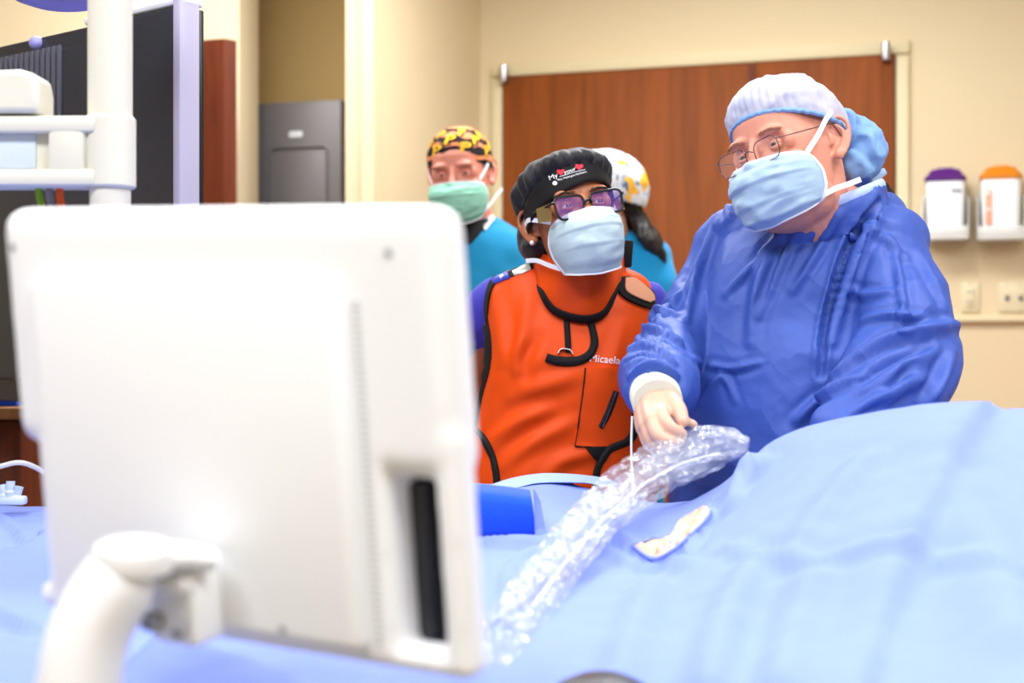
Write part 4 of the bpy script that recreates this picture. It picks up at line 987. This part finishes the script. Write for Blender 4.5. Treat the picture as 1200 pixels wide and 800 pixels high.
# gown
tor = torso([(230, 1003, 40, .068, 2.535), (242, 992, 62, .09, 2.53), (262, 968, 92, .112, 2.53), (295, 955, 112, .135, 2.525), (350, 946, 128, .155, 2.515), (420, 942, 147, .172, 2.50), (500, 940, 149, .178, 2.49), (580, 940, 150, .178, 2.49), (760, 940, 156, .18, 2.5), (1000, 940, 168, .185, 2.5)], -.35)
collar = loft([(P(958, 300, 2.53), .13, .12, 2.2, 0, (.05, 0)), (P(960, 278, 2.505), .114, .122, 2.2, 0, (.2, 0)), (P(964, 257, 2.49), .101, .118, 2.2, 0, (.34, 0)), (P(967, 244, 2.485), .093, .112, 2.2, 0, (.42, 0))], 40)
gown = vunion([tor, collar, limb(SR, [.074, .066, .062, .060, .050], 24, 5), limb(SL, [.086, .088, .086, .074, .060], 24, 5), ellipsoid(P(779, 400, 2.46), (.050, .058, .052)), ellipsoid(P(1066, 385, 2.36), (.060, .068, .072)), ellipsoid(P(1030, 282, 2.47), (.085, .09, .06)), ellipsoid(P(872, 272, 2.58), (.06, .07, .045))], .005, 9, .5)
v = getv(gown); nn_ = getn(gown)
q = v * [9, 9, 4]; w_ = .004 * vnoise(q) + .009 * ridged(v * [5.5, 5.5, 4.5] + 11) + .0045 * ridged(v * [12, 12, 9] + 3) + .0012 * vnoise(v * 42)
setv(gown, v + nn_ * w_[:, None])
bvg = bvh_of(gown)
for pts, w, h in [([(826, 250), (850, 243), (882, 246)], .008, .006), ([(838, 262), (815, 320), (803, 372)], .010, .009), ([(911, 268), (886, 340), (880, 400)], .012, .007),
                  ([(1030, 236), (996, 285), (979, 336), (966, 390), (962, 440)], .007, -.016), ([(1038, 240), (1008, 290), (990, 340), (975, 400)], .012, .010), ([(1045, 275), (1052, 312), (1058, 350), (1060, 390)], .008, .006),
                  ([(1122, 380), (1081, 386), (1030, 404), (975, 440)], .012, .014), ([(1118, 410), (1100, 450), (1082, 478)], .012, .012), ([(1092, 402), (1050, 420), (1010, 446)], .010, -.010), ([(1013, 440), (975, 456), (935, 492)], .010, .010), ([(1090, 440), (1045, 460), (1005, 484)], .010, .010),
                  ([(1070, 425), (1030, 470), (1000, 492)], .008, -.008), ([(1000, 260), (1030, 272), (1060, 300)], .010, .006), ([(1080, 300), (1100, 340), (1112, 372)], .012, .006),
                  ([(738, 384), (768, 386), (798, 402)], .008, .010), ([(731, 412), (760, 404), (790, 424)], .007, .009), ([(737, 440), (765, 426), (793, 440)], .007, .009), ([(748, 375), (760, 360), (792, 366)], .009, .009), ([(733, 425), (757, 416), (785, 433)], .005, -.008), ([(742, 396), (765, 396), (795, 412)], .005, -.008),
                  ([(805, 330), (790, 350), (770, 372)], .009, .008), ([(985, 330), (1010, 345), (1050, 340)], .009, .006), ([(1010, 375), (1045, 368), (1090, 372)], .009, .007), ([(915, 275), (890, 300), (850, 345)], .008, .007), ([(935, 272), (915, 310), (890, 370)], .008, .006), ([(985, 250), (955, 300), (930, 340)], .008, .006), ([(812, 420), (850, 432), (890, 425)], .007, .005), ([(820, 470), (845, 440), (862, 470)], .007, .005)]:
    crease3(gown, bvg, pts, w * .8, h * 1.25)
bvg = bvh_of(gown)
gw = link('gown', gown, M['gown'], sg)
nbc = P(967, 243, 2.485); nbr = []
for a_ in np.linspace(-1.75, 1.9, 41): nbr.append(nbc + Vector((.0965 * math.cos(a_), .1150 * math.sin(a_), .0400 * math.cos(a_) + .001)))
MB().tube(nbr, .0085, 10, flat=(.5, 1)).build('neck_band', M['gown_tr'], gw)
MB().tube([P(1026, 232, 2.56), P(1024, 222, 2.565), P(1026, 211, 2.57), P(1033, 203, 2.57), P(1038, 200, 2.57)], [.006, .007, .006, .007, .006], 8, res=4, flat=(1, .3)).build('neck_tie', M['gown_tr'], gw)
# under-collar of the scrubs at the nape
MB().add(*loft([(P(1000, 240, 2.55), .08, .075, 2.2), (P(1004, 226, 2.555), .064, .06, 2.2), (P(1004, 216, 2.555), .054, .05, 2.2)], 32)).build('scrub_collar', M['black_cl'], sg)
MB().add(*ribbon(bvh_of(mesh(*loft([(P(1000, 240, 2.55), .08, .075, 2.2), (P(1004, 226, 2.555), .066, .062, 2.2), (P(1004, 216, 2.555), .056, .052, 2.2)], 32))), [(1022, 214), (1019, 222), (1021, 232)], 10, .003)).build('scrub_edge', M['teal'], sg)
legs(sg, P(945, 400, D0).x, D0 + .02, .80, M['teal'], .11, -.35, .095)
# cuff and gloved hand
cf = [P(762, 446, 2.26), P(766, 456, 2.21), P(769, 466, 2.165), P(771, 473, 2.135)]
MB().add(*tube(cf, [.041, .040, .039, .038], 28, True, 4)).build('cuff', M['cuff'], sg)
wr = (769, 463, 2.175)
hand = [limb([P(*wr), P(772, 478, 2.12), P(775, 486, 2.085)], [.030, .020, .0135], 16, 4), limb([P(*wr), P(764, 480, 2.12), P(765, 493, 2.08)], [.028, .019, .0135], 16, 4),
        limb([P(*wr), P(758, 483, 2.13), P(758, 499, 2.09)], [.026, .018, .013], 16, 4), limb([P(*wr), P(755, 484, 2.14), P(754, 502, 2.105)], [.024, .016, .012], 16, 4),
        limb([P(771, 466, 2.16), P(786, 472, 2.12), P(796, 482, 2.09), P(800, 494, 2.07)], [.022, .017, .0125, .0095], 16, 4),
        finger([(774, 484, 2.085), (782, 497, 2.06), (792, 505, 2.055), (799, 508, 2.06)], .0115, .0082), finger([(765, 492, 2.08), (770, 509, 2.055), (784, 517, 2.05), (797, 516, 2.06)], .0115, .0082),
        finger([(758, 498, 2.09), (763, 516, 2.07), (777, 524, 2.065), (790, 523, 2.075)], .011, .008), finger([(754, 502, 2.105), (759, 519, 2.09), (771, 527, 2.085), (782, 526, 2.09)], .0098, .0072), limb([P(800, 492, 2.075), P(808, 495, 2.08), P(813, 497, 2.08)], [.006, .0065, .006], 10, 3)]
gl = vunion(hand, .0021, 3, .5); link('glove', gl, M['glove'], sg)
# left hand, mostly behind the drape hump
wl = SL[-1]; dl = (SL[-1] - SL[-2]).normalized(); MB().add(*tube([wl - dl * .01, wl + dl * .05], [.042, .037], 24)).build('cuff', M['cuff'], sg)
hb = wl + dl * .05; lh = []
for k in range(4):
    o_ = Vector((.01, .012, .0)) * (k - 1.5); kn = hb + dl * .085 + o_; lh += [limb([hb, kn], [.026, .013], 14, 4), limb([kn, kn + dl * .03 + Vector((0, 0, -.012)), kn + dl * .045 + Vector((0, 0, -.03))], [.011, .0095, .008], 12, 4)]
lh.append(limb([hb, hb + dl * .04 + Vector((-.02, -.02, .0)), hb + dl * .075 + Vector((-.02, -.025, -.01))], [.02, .0135, .009], 12, 4)); link('glove', vunion(lh, .003, 2), M['glove'], sg)
# cap: crown and the loose bag at the nape
cv, cfc = cap_shape(Mh, .018, .0835, .104, .058, -.004, .128, .06, 46, .03, .22, nz=.0045, nsc=34)
cp_ = link('bouffant_cap', mesh(cv, cfc), M['bouff'], sg); solid(cp_, .0015, 1)
rimv = [Mh @ Vector((.0845 * math.cos(a), .018 + .105 * math.sin(a), (.058 - .004) / 2 + (-.004 - .058) / 2 * math.sin(a) - .001 + .0012 * math.sin(40 * a))) for a in np.linspace(0, 2 * math.pi, 97)]
MB().tube(rimv, .0042, 8, cap=False).build('elastic_band', M['bouff_b'], cp_)
bag = vunion([ellipsoid(P(1008, 176, 2.51), (.04, .05, .052)), ellipsoid(P(1000, 196, 2.50), (.032, .045, .038)), ellipsoid(P(1020, 178, 2.53), (.024, .04, .03)), limb([P(985, 145, 2.48), P(1005, 165, 2.5)], [.03, .035])], .0035, 4)
v = getv(bag); setv(bag, v + getn(bag) * (.006 * ridged(v * 28) + .003 * vnoise(v * 80))[:, None]); link('cap_bag', bag, M['bouff_b'], cp_)
# mask, ties, glasses
put_mask(Mh, sg, M['mask_b'], [[(.074, -.064, -.028), (.082, -.035, -.002), (.087, -.008, .024), (.088, .014, .040)], [(.062, -.046, -.098), (.076, -.02, -.088), (.085, .01, -.082), (.088, .045, -.074)], [(-.064, -.062, -.018), (-.078, -.035, .004), (-.084, -.008, .026), (-.082, .03, .036)]], 1.10, -.006, pleat=.005, nz=.0024, dep=.011)
glasses(Mh, sg, M['wire'], M['lens'], -.108, -.010, .050, .036, .013, .0009, .0335, .0011, .084, .014, 7, 6)

# ================================================================== person in the orange lead apron
D1 = 2.8
wo = empty('person', (P(660, 400, D1).x, D1 + .02, 0), 'person in an orange lead apron, black cap and dark framed glasses', 'person')
Mh = frame(P(670, 254, 2.68), 13, -12, -10, 1.0)
nb_ = P(672, 330, 2.79)
neck = ([Mh @ Vector((0, .025, -.03)), Mh @ Vector((0, .03, -.10)), nb_, nb_ + Vector((0, .01, -.1))], [.055, .053, .056, .07], 24, 5)
hm = head_mesh(Mh, neck, .97); bvh_h = bvh_of(hm)
WRA = [P(583, 356, 2.84), P(563, 410, 2.88), P(549, 475, 2.93), P(572, 530, 3.0), P(610, 560, 3.02)]
WLA = [P(754, 358, 2.84), P(772, 415, 2.88), P(780, 480, 2.92), P(770, 540, 2.88), P(745, 590, 2.82)]
core = torso([(325, 672, 40, .06, 2.8), (345, 668, 78, .075, 2.8), (430, 662, 80, .1, 2.79), (560, 655, 90, .1, 2.79), (640, 655, 90, .1, 2.79)])
def open_hand(w, d, side, s=1.0):
    out = []
    for k in range(4):
        kn = w + d * .085 * s + side * (k - 1.5) * .019 * s; ln = (.07, .078, .073, .058)[k] * s
        out += [limb([w, w + d * .045 * s + side * (k - 1.5) * .014, kn], [.022, .016, .0105], 12, 3), limb([kn, kn + d * ln * .5, kn + d * ln * .95 + Vector((0, 0, -.012))], [.0092, .0082, .007], 10, 3)]
    return out + [limb([w + d * .015, w + d * .05 + side * -.038, w + d * .085 + side * -.05], [.016, .0125, .008], 12, 3)]
ha = open_hand(WRA[-1], Vector((.8, .1, -.6)).normalized(), Vector((.5, .2, .8)).normalized(), .95); hb2 = open_hand(WLA[-1], Vector((-.4, -.2, -.9)).normalized(), Vector((.8, 0, -.4)).normalized(), .95)
link('body', joined([hm, lids(Mh, 21, 14), vunion([core, limb(WRA, [.046, .041, .036, .032, .025], 18, 4), limb(WLA, [.046, .041, .036, .032, .025], 18, 4)] + ha + hb2, .0055, 3)]), M['skin2'], wo)
eyes(Mh, wo, M['iris_d'], (.18, -1, .0)); brows(Mh, bvh_h, wo, M['brow_dk'], .005, .020)
legs(wo, P(660, 400, D1).x, D1 + .02, .85, M['scrub'], .09, 0, .08)
# scrub top and apron
tp = vunion([torso([(322, 672, 42, .062, 2.8), (334, 670, 74, .075, 2.8), (350, 668, 86, .088, 2.8), (430, 662, 88, .112, 2.79), (560, 655, 96, .115, 2.79), (680, 655, 98, .115, 2.79)]),
             limb([WRA[0], P(562, 385, 2.87), P(553, 418, 2.9)], [.052, .054, .046], 20, 5), limb([WLA[0], P(768, 390, 2.87), P(776, 425, 2.9)], [.052, .054, .046], 20, 5)], .007, 4)
v = getv(tp); setv(tp, v + getn(tp) * (.004 * ridged(v * [16, 16, 11]) + .003 * vnoise(v * 30))[:, None]); link('scrub_top', tp, M['scrub'], wo)
ap = vunion([torso([(310, 673, 46, .070, 2.8), (321, 670, 78, .086, 2.8), (336, 668, 94, .098, 2.8), (380, 667, 98, .122, 2.79), (430, 664, 97, .132, 2.78), (475, 659, 99, .128, 2.78), (520, 656, 106, .132, 2.78), (570, 655, 112, .137, 2.78), (680, 655, 115, .14, 2.79), (800, 655, 118, .142, 2.79)], e=2.5)], .006, 5)
v = getv(ap); setv(ap, v + getn(ap) * (.004 * vnoise(v * [7, 7, 5]) + .0015 * ridged(v * [14, 14, 9] + 3))[:, None]); bva = bvh_of(ap)
for pts, w, h in [([(620, 345), (612, 390), (606, 430)], .012, .006), ([(630, 395), (615, 420), (618, 440)], .012, -.006), ([(580, 345), (585, 380), (588, 420)], .014, .005), ([(575, 520), (605, 495), (640, 480)], .014, .008), ([(590, 545), (630, 515), (672, 495)], .012, .006), ([(600, 465), (640, 452), (675, 440)], .014, .005), ([(730, 380), (722, 410), (715, 430)], .012, .004), ([(640, 560), (660, 540), (700, 530)], .012, .006)]: crease3(ap, bva, pts, w, h, 2.7)
bva = bvh_of(ap); apo = link('lead_apron', ap, M['orange'], wo)
def rib(name, pts, w, m, par=apo, th=.004): return MB().add(*ribbon(bva, pts, w, th, 2.74)).build(name, m, par)
pk = MB().add(*patch(bva, [(686, 431), (712, 431), (741, 432), (744, 470), (744, 505), (736, 519), (710, 523), (674, 522), (678, 495), (683, 460)], .004, 2.7, 6, .004)).build('chest_pocket', M['orange'], apo)
rib('pocket_seam', [(686, 431), (683, 460), (678, 495), (674, 522)], 1.6, M['black_cl'], pk, .005); rib('pocket_seam', [(674, 523), (695, 524), (715, 523)], 1.6, M['black_cl'], pk, .005)
rib('pen_slot', [(721, 458), (717, 470), (711, 486), (703, 501)], [7, 8, 8, 6], M['black_cl'], pk, .007); rib('slot_edge', [(720, 459), (716, 471), (711, 485), (705, 500)], 1.6, M['metal'], pk, .0085)
lp_ = MB().add(*patch(bva, [(540, 505), (556, 503), (570, 518), (580, 542), (580, 572), (540, 578)], .008, 2.7, 7, .004)).build('skirt_panel', M['orange'], apo)
rp_ = MB().add(*patch(bva, [(700, 572), (701, 550), (712, 530), (733, 518), (742, 498), (765, 500), (768, 575)], .008, 2.7, 7, .004)).build('skirt_panel', M['orange'], apo)
rib('binding', [(584, 320), (573, 332), (568, 352), (568, 372), (572, 400), (571, 428), (562, 462), (555, 500)], [6, 8, 8, 8, 8, 8, 7], M['black_cl'])
rib('binding', [(554, 500), (568, 514), (578, 536), (582, 556), (583, 575)], [6, 7, 8], M['black_cl'], apo, .010)
rib('binding', [(744, 482), (743, 500), (735, 517), (714, 527), (704, 541), (699, 556), (698, 575)], [10, 10, 11, 9, 8], M['black_cl'], apo, .010)
MB().add(*patch(bva, [(687, 526), (714, 524), (706, 540), (699, 540)], .006, 2.7, 5, .004)).build('black_flap', M['black_cl'], apo)  # black patch of binding cloth at the right skirt panel
# shoulder: black binding with labels on the left, tan pad on the right
rib('shoulder_binding', [(574, 328), (590, 321), (610, 314), (626, 309)], [11, 13, 13, 10], M['black_cl'], apo, .005)
rib('shoulder_label', [(579, 330), (588, 326), (597, 323)], 7, M['blue_lb'], apo, .0065); rib('label_mark', [(588, 326.5), (592, 324.5)], 4, M['white_tx'], apo, .008); rib('shoulder_label', [(602, 321), (612, 317), (621, 313)], [5, 8, 8], M['silver_lb'], apo, .0065)
rib('shoulder_piping', [(576, 321), (595, 314), (622, 307)], 3, M['tan_pad'], apo, .004)
MB().add(*patch(bva, [(724, 327), (738, 326), (760, 340), (770, 352), (766, 362), (748, 358), (730, 349), (722, 338)], .007, 2.75, 5, .004)).build('shoulder_binding', M['black_cl'], apo)
MB().add(*patch(bva, [(731, 328), (742, 329), (757, 341), (762, 350), (758, 355), (743, 350), (731, 342)], .011, 2.75, 5, .002)).build('shoulder_pad', M['tan_pad'], apo)
MB().add(*text_on(bva, 'Micaela Ian', (691, 423.5), (743, 428), 8.5, .002, 2.7)).build('embroidered_name', M['white_tx'], apo, smooth=False)
# thyroid collar
topc = [(640, 283, 2.86), (622, 287, 2.80), (632, 296, 2.715), (655, 301, 2.655), (684, 303, 2.635), (710, 300, 2.655), (726, 294, 2.72), (733, 290, 2.80), (720, 284, 2.86)]
botc = [(630, 312, 2.86), (626, 318, 2.80), (634, 344, 0), (650, 366, 0), (682, 376, 0), (707, 368, 0), (721, 340, 0), (732, 322, 2.80), (722, 312, 2.86)]
def bpt(a):
    if a[2]: return P(*a)
    h, n_ = hit(bva, a[0], a[1], 2.7); return h + n_ * .009
tl = catmull([P(*a) for a in topc], 6); bl = catmull([bpt(a) for a in botc], 6); nu = len(tl)
def colf(i, j, m=12): t = j / (m - 1); return tl[i].lerp(bl[i], t) + Vector((0, -.012, 0)) * math.sin(t * math.pi) * (.6 + .2 * math.sin(i * .8)) * (1 if 6 < i < nu - 6 else .2)
cv, cfc = grid(nu, 12, colf); cme = mesh(cv, cfc); col_o = link('thyroid_collar', cme, M['orange'], wo); solid(col_o, .008, 0)
mb = MB(); bb = bl[5:-5]; mb.tube([p + Vector((0, -.004, 0)) for p in bb], [.007 + .0045 * math.sin(math.pi * i / (len(bb) - 1)) for i in range(len(bb))], 10, flat=(.5, 1)); mb.build('collar_binding', M['black_cl'], col_o)
MB().box(P(732, 297, 2.74), (.030, .016, .052), Matrix.Rotation(.08, 3, 'Y'), .003).build('collar_fastener', M['black_cl'], col_o)
rib('collar_strap', [(664, 376), (665, 392), (666, 413)], 7, M['black_cl'], col_o, .006); rib('collar_strap', [(691, 374), (695, 390), (696, 404), (690, 416), (676, 423), (655, 423), (640, 419)], [8, 8, 9, 10, 11, 11, 9], M['black_cl'], col_o, .008)
rib('buckle', [(654, 415), (658, 410), (668, 411), (671, 416)], 2, M['metal'], col_o, .011)
# cap: band, pleated crown, bag at the nape
def band(i, j, n=120, m=6):
    th = 2 * math.pi * i / n; s_ = math.sin(th); t = j / (m - 1); zr = (.033 + -.035) / 2 + (-.035 - .033) / 2 * s_ + .010 * math.cos(th)
    return Mh @ Vector((.0845 * (1 - .02 * t) * math.cos(th), .010 + .1085 * (1 - .05 * t) * s_, zr + .046 * t + .002 * math.sin(4 * th)))
bvv, bf = grid(120, 6, band, True); bandm = mesh(bvv, bf)
cv, cfc = cap_shape(Mh, .018, .0835, .108, .070, .004, .116, .17, 25, .045, .34, nz=.006, nsc=20, back=.5, flatp=.62)
cpo = link('scrub_cap', mesh(cv, cfc), M['black_cap'], wo); solid(cpo, .0015, 1)
bo = link('cap_band', bandm, M['black_cl'], cpo); solid(bo, .002, 1); bvb = bvh_of(bandm)
bag = vunion([T(Mh, ellipsoid((-.045, .075, -.012), (.045, .05, .055))), T(Mh, ellipsoid((.02, .085, -.01), (.06, .045, .05))), T(Mh, ellipsoid((-.060, .055, -.028), (.03, .035, .036)))], .004, 4); v = getv(bag)
setv(bag, v + getn(bag) * (.004 * ridged(v * 26))[:, None]); link('cap_bag', bag, M['black_cap'], cpo)
def btext(s_, a, b, h, m): MB().add(*text_on(bvb, s_, a, b, h, .0032, 2.6)).build('cap_lettering', m, cpo, smooth=False)
btext('My', (645.5, 211.5), (655, 207.5), 5.5, M['white_tx']); btext('your', (661.5, 204.8), (675, 200), 4.5, M['white_tx']); btext('Mary Washington Healthcare', (654.5, 212.5), (686.5, 202.8), 2.6, M['white_tx'])
hp = [(math.sin(a) ** 3, (13 * math.cos(a) - 5 * math.cos(2 * a) - 2 * math.cos(3 * a) - math.cos(4 * a)) / 16) for a in np.linspace(0, 2 * math.pi, 25)[:-1]]
for cx, cy in ((657.5, 202), (678.2, 196.3)): MB().add(*patch(bvb, [(cx + x * 4.6, cy - y * 4.2) for x, y in hp], .0035, 2.6, 2.0, -.002, close=False)).build('cap_heart', M['red_tx'], cpo)
for a, b, w in (((656, 207.5), (685, 199.2), .9),): MB().add(*ribbon(bvb, [a, ((a[0] + b[0]) / 2, (a[1] + b[1]) / 2 - .4), b], w, .0034, 2.6, -.002)).build('cap_lettering', M['white_tx'], cpo)
MB().add(*patch(bvb, [(651 + 2.6 * math.cos(a), 215 + 2.6 * math.sin(a)) for a in np.linspace(0, 2 * math.pi, 13)[:-1]], .0034, 2.6, 1.5, -.002, close=False)).build('cap_emblem', M['white_tx'], cpo)
put_mask(Mh, wo, M['mask_w'], [[(-.063, -.062, -.02), (-.078, -.03, -.004), (-.086, .0, .006), (-.084, .04, .002)], [(-.055, -.048, -.108), (-.068, -.012, -.088), (-.08, .02, -.068), (-.092, .05, -.058)], [(.063, -.062, -.02), (.078, -.03, -.004), (.085, .0, .006), (.084, .04, .002)]], .96, .006)
go = glasses(Mh, wo, M['black_pl'], M['lens_p'], -.108, -.010, .057, .042, .012, .0024, .0355, .0022, .080, .012, 8, 4, .12)
for sd in (-1, 1): 
    q = [Mh @ Vector(p) for p in ((sd * .067, -.098, .006), (sd * .082, -.058, .010), (sd * .083, -.055, -.016), (sd * .070, -.094, -.026))]; MB().prism(q, (Mh.to_3x3() @ Vector((sd * .0015, 0, 0)))).build('side_shield', M['olive'], go, smooth=False)
MB().ell(Mh @ Vector((-.086, .006, -.036)), (.0045,) * 3).build('earring', M['pearl'], wo)

# ================================================================== person in teal scrubs at the back
D2 = 3.85
mn_ = empty('person', (P(556, 400, D2).x, D2, 0), 'person in teal scrubs with a patterned yellow and black cap by the back wall', 'person')
Mh = frame(P(539, 204, 3.80), -10, 7, -5, 1.02)
nb_ = P(552, 262, 3.86)
hm = head_mesh(Mh, ([Mh @ Vector((0, .025, -.03)), Mh @ Vector((0, .03, -.10)), nb_, nb_ + Vector((0, .01, -.1))], [.063, .061, .066, .08], 24, 5), 1.02, .0035); bvh_h = bvh_of(hm)
MR = [P(503, 305, 3.86), P(488, 375, 3.88), P(482, 445, 3.86), P(520, 480, 3.74), P(560, 470, 3.68)]; ML = [P(610, 305, 3.86), P(624, 375, 3.88), P(628, 445, 3.86), P(600, 485, 3.74), P(560, 490, 3.68)]
core = torso([(266, 552, 28, .065, 3.86), (290, 556, 60, .09, 3.86), (360, 556, 62, .11, 3.86), (500, 556, 60, .11, 3.86)])
mh_ = open_hand(MR[-1], Vector((.9, .1, -.3)).normalized(), Vector((.1, -.2, .9)).normalized()) + open_hand(ML[-1], Vector((-.9, .1, -.3)).normalized(), Vector((.1, -.2, -.9)).normalized())
link('body', joined([hm, lids(Mh, 19, 13), vunion([core, limb(MR, [.05, .045, .04, .034, .027], 16, 3), limb(ML, [.05, .045, .04, .034, .027], 16, 3)] + mh_, .007, 2)]), M['skin3'], mn_)
eyes(Mh, mn_, M['iris_d'], (.1, -1, -.05)); brows(Mh, bvh_h, mn_, M['brow_fair'], .005, .018); legs(mn_, P(556, 400, D2).x, D2, .88, M['teal'], .1, 0, .09)
st = vunion([torso([(256, 555, 26, .07, 3.87), (265, 556, 42, .085, 3.87), (278, 557, 60, .10, 3.86), (300, 557, 69, .115, 3.86), (360, 557, 71, .13, 3.86), (450, 556, 71, .135, 3.86), (560, 556, 74, .14, 3.86)]), limb(MR[:3], [.062, .064, .06], 18, 4), limb(ML[:3], [.062, .064, .06], 18, 4)], .009, 5)
v = getv(st); setv(st, v + getn(st) * (.006 * ridged(v * [9, 9, 5]) + .003 * vnoise(v * 24))[:, None]); bvs = bvh_of(st); sto = link('scrub_top', st, M['teal'], mn_)
MB().add(*patch(bvs, [(526, 262), (543, 258), (562, 259), (574, 258), (562, 274), (548, 287), (537, 276)], .006, 3.75, 5, .004)).build('undershirt', M['black_cl'], mn_)
MB().add(*ribbon(bvs, [(566, 268), (574, 258), (580, 248)], 7, .006, 3.8)).build('undershirt_strap', M['white_tx'], mn_)
cv, cfc = cap_shape(Mh, .020, .0825, .104, .032, -.012, .122, .05, 0, 0, nz=.0015, nsc=22); cme = mesh(cv, cfc); cpo = link('scrub_cap', cme, M['pirate'], mn_); solid(cpo, .002, 1); bvc = bvh_of(cme)
Mi = Mh.inverted()
tv, tf, tw_ = text_flat('P', .1, .02); tvb, tfb, _w = text_flat('P', .1, .09)
for k in range(24):
    row = k % 3; th0 = -math.pi / 2 + (k // 3 - 3.5) * .80 + row * .4; z0 = (.032, .060, .088)[row] - .02 * (math.sin(th0) + 1)
    for (tv_, tf_), mm, lift in (((tvb, tfb), M['black_cl'], .0028), ((tv, tf), M['yellow'], .0045)):
        vs = []
        for x, y, _ in tv_:
            th = th0 + (x / tw_ - .5) * .030 / .09; z = z0 + (y / .7) * .031; o_ = Vector((.2 * math.cos(th), .02 + .2 * math.sin(th), z + .05)); d = (Vector((0, .02, z * .8)) - o_).normalized()
            h = bvc.ray_cast(Mh @ o_, (Mh.to_3x3() @ d).normalized()); vs.append((h[0] if h[0] else Mh @ (o_ + d * .1)) - (Mh.to_3x3() @ d) * lift)
        MB().add(vs, tf_).build('letter_print', mm, cpo, smooth=False)
put_mask(Mh, mn_, M['mask_g'], [[(.063, -.062, -.02), (.076, -.03, .006), (.082, .0, .026), (.08, .03, .032)], [(.055, -.048, -.108), (.075, -.01, -.085), (.09, .03, -.06), (.1, .05, -.05)], [(-.063, -.062, -.02), (-.076, -.03, .006), (-.082, .0, .026), (-.08, .03, .032)]], 1.05, .0)

# ================================================================== person turned away behind the orange apron
D3 = 3.95
w2 = empty('person', (P(738, 400, D3).x, D3, 0), 'person in turquoise scrubs turned away with flowered cap and dark hair', 'person')
Mh = frame(P(697, 232, 3.9), -112, 6, 0, .98)
nb_ = P(716, 275, 3.94)
hm = head_mesh(Mh, ([Mh @ Vector((0, .025, -.03)), Mh @ Vector((0, .03, -.10)), nb_, nb_ + Vector((0, 0, -.1))], [.055, .053, .056, .07], 20, 4), .97, .004)
TL_ = [P(764, 312, 3.92), P(770, 370, 3.90), P(768, 440, 3.86), P(735, 470, 3.80), P(700, 470, 3.78)]; TR_ = [P(690, 312, 4.02), P(684, 370, 4.04), P(680, 440, 4.0), P(680, 470, 3.92), P(690, 480, 3.86)]
core = torso([(280, 724, 26, .06, 3.95), (300, 727, 44, .08, 3.95), (400, 727, 44, .1, 3.95), (520, 727, 44, .1, 3.95)])
h4 = open_hand(TL_[-1], Vector((-.9, 0, -.3)).normalized(), Vector((.1, -.3, .9)).normalized(), .95) + open_hand(TR_[-1], Vector((.5, -.6, -.4)).normalized(), Vector((.2, .2, .9)).normalized(), .95)
link('body', joined([hm, vunion([core, limb(TL_, [.044, .04, .036, .03, .024], 14, 3), limb(TR_, [.044, .04, .036, .03, .024], 14, 3)] + h4, .007, 2)]), M['skin4'], w2)
eyes(Mh, w2, M['iris_d']); legs(w2, P(738, 400, D3).x, D3, .85, M['teal2'], .09, -1.9, .08)
st = vunion([torso([(272, 722, 24, .065, 3.95), (282, 728, 44, .08, 3.95), (300, 731, 55, .095, 3.95), (360, 730, 56, .115, 3.95), (450, 728, 56, .12, 3.95), (560, 728, 60, .13, 3.95)], -.3), limb([TL_[0], P(768, 330, 3.91), P(771, 342, 3.905)], [.056, .058, .056], 18, 4), limb([TR_[0], P(686, 330, 4.03), P(685, 345, 4.03)], [.056, .056, .05], 18, 4)], .009, 5)
v = getv(st); setv(st, v + getn(st) * (.005 * ridged(v * [10, 10, 6]))[:, None]); link('scrub_top', st, M['teal2'], w2)
cv, cfc = cap_shape(Mh, .026, .092, .115, .05, -.045, .13, .16, 40, .02, .25, nz=.003, nsc=26, back=.35); cpo = link('bouffant_cap', mesh(cv, cfc), M['flower'], w2); solid(cpo, .0015, 1)
hl = []
for k in range(16):
    f_ = k / 15; a = P(732 + f_ * 10, 240 + 3 * math.sin(k * 2.1), 3.90 + .05 * math.sin(k * 1.7)); b = P(742 + f_ * 14, 262 + 2 * math.cos(k), 3.90 + .04 * math.sin(k * 1.3)); c = P(752 + f_ * 22, 282 + 8 * f_ + 3 * math.sin(k * 3), 3.89 + .05 * math.cos(k)); d = P(764 + f_ * 20, 305 + 45 * f_ * f_, 3.95 + .05 * f_)
    hl.append(limb([a, b, c, d], [.014, .015, .013, .005], 8, 4))
hr = vunion(hl, .005, 2); v = getv(hr); setv(hr, v + getn(hr) * (.003 * ridged(v * [60, 60, 12]))[:, None]); link('hair', hr, M['hair_bk'], w2)

tag(MB().tube([P(741, 488, 2.45), P(740, 520, 2.42), P(741, 560, 2.38), P(742, 590, 2.36)], .0022, 8, res=6).build('drain_line', M['white_pl']), 'thin white line hanging down beside the gloved hand', 'tube')
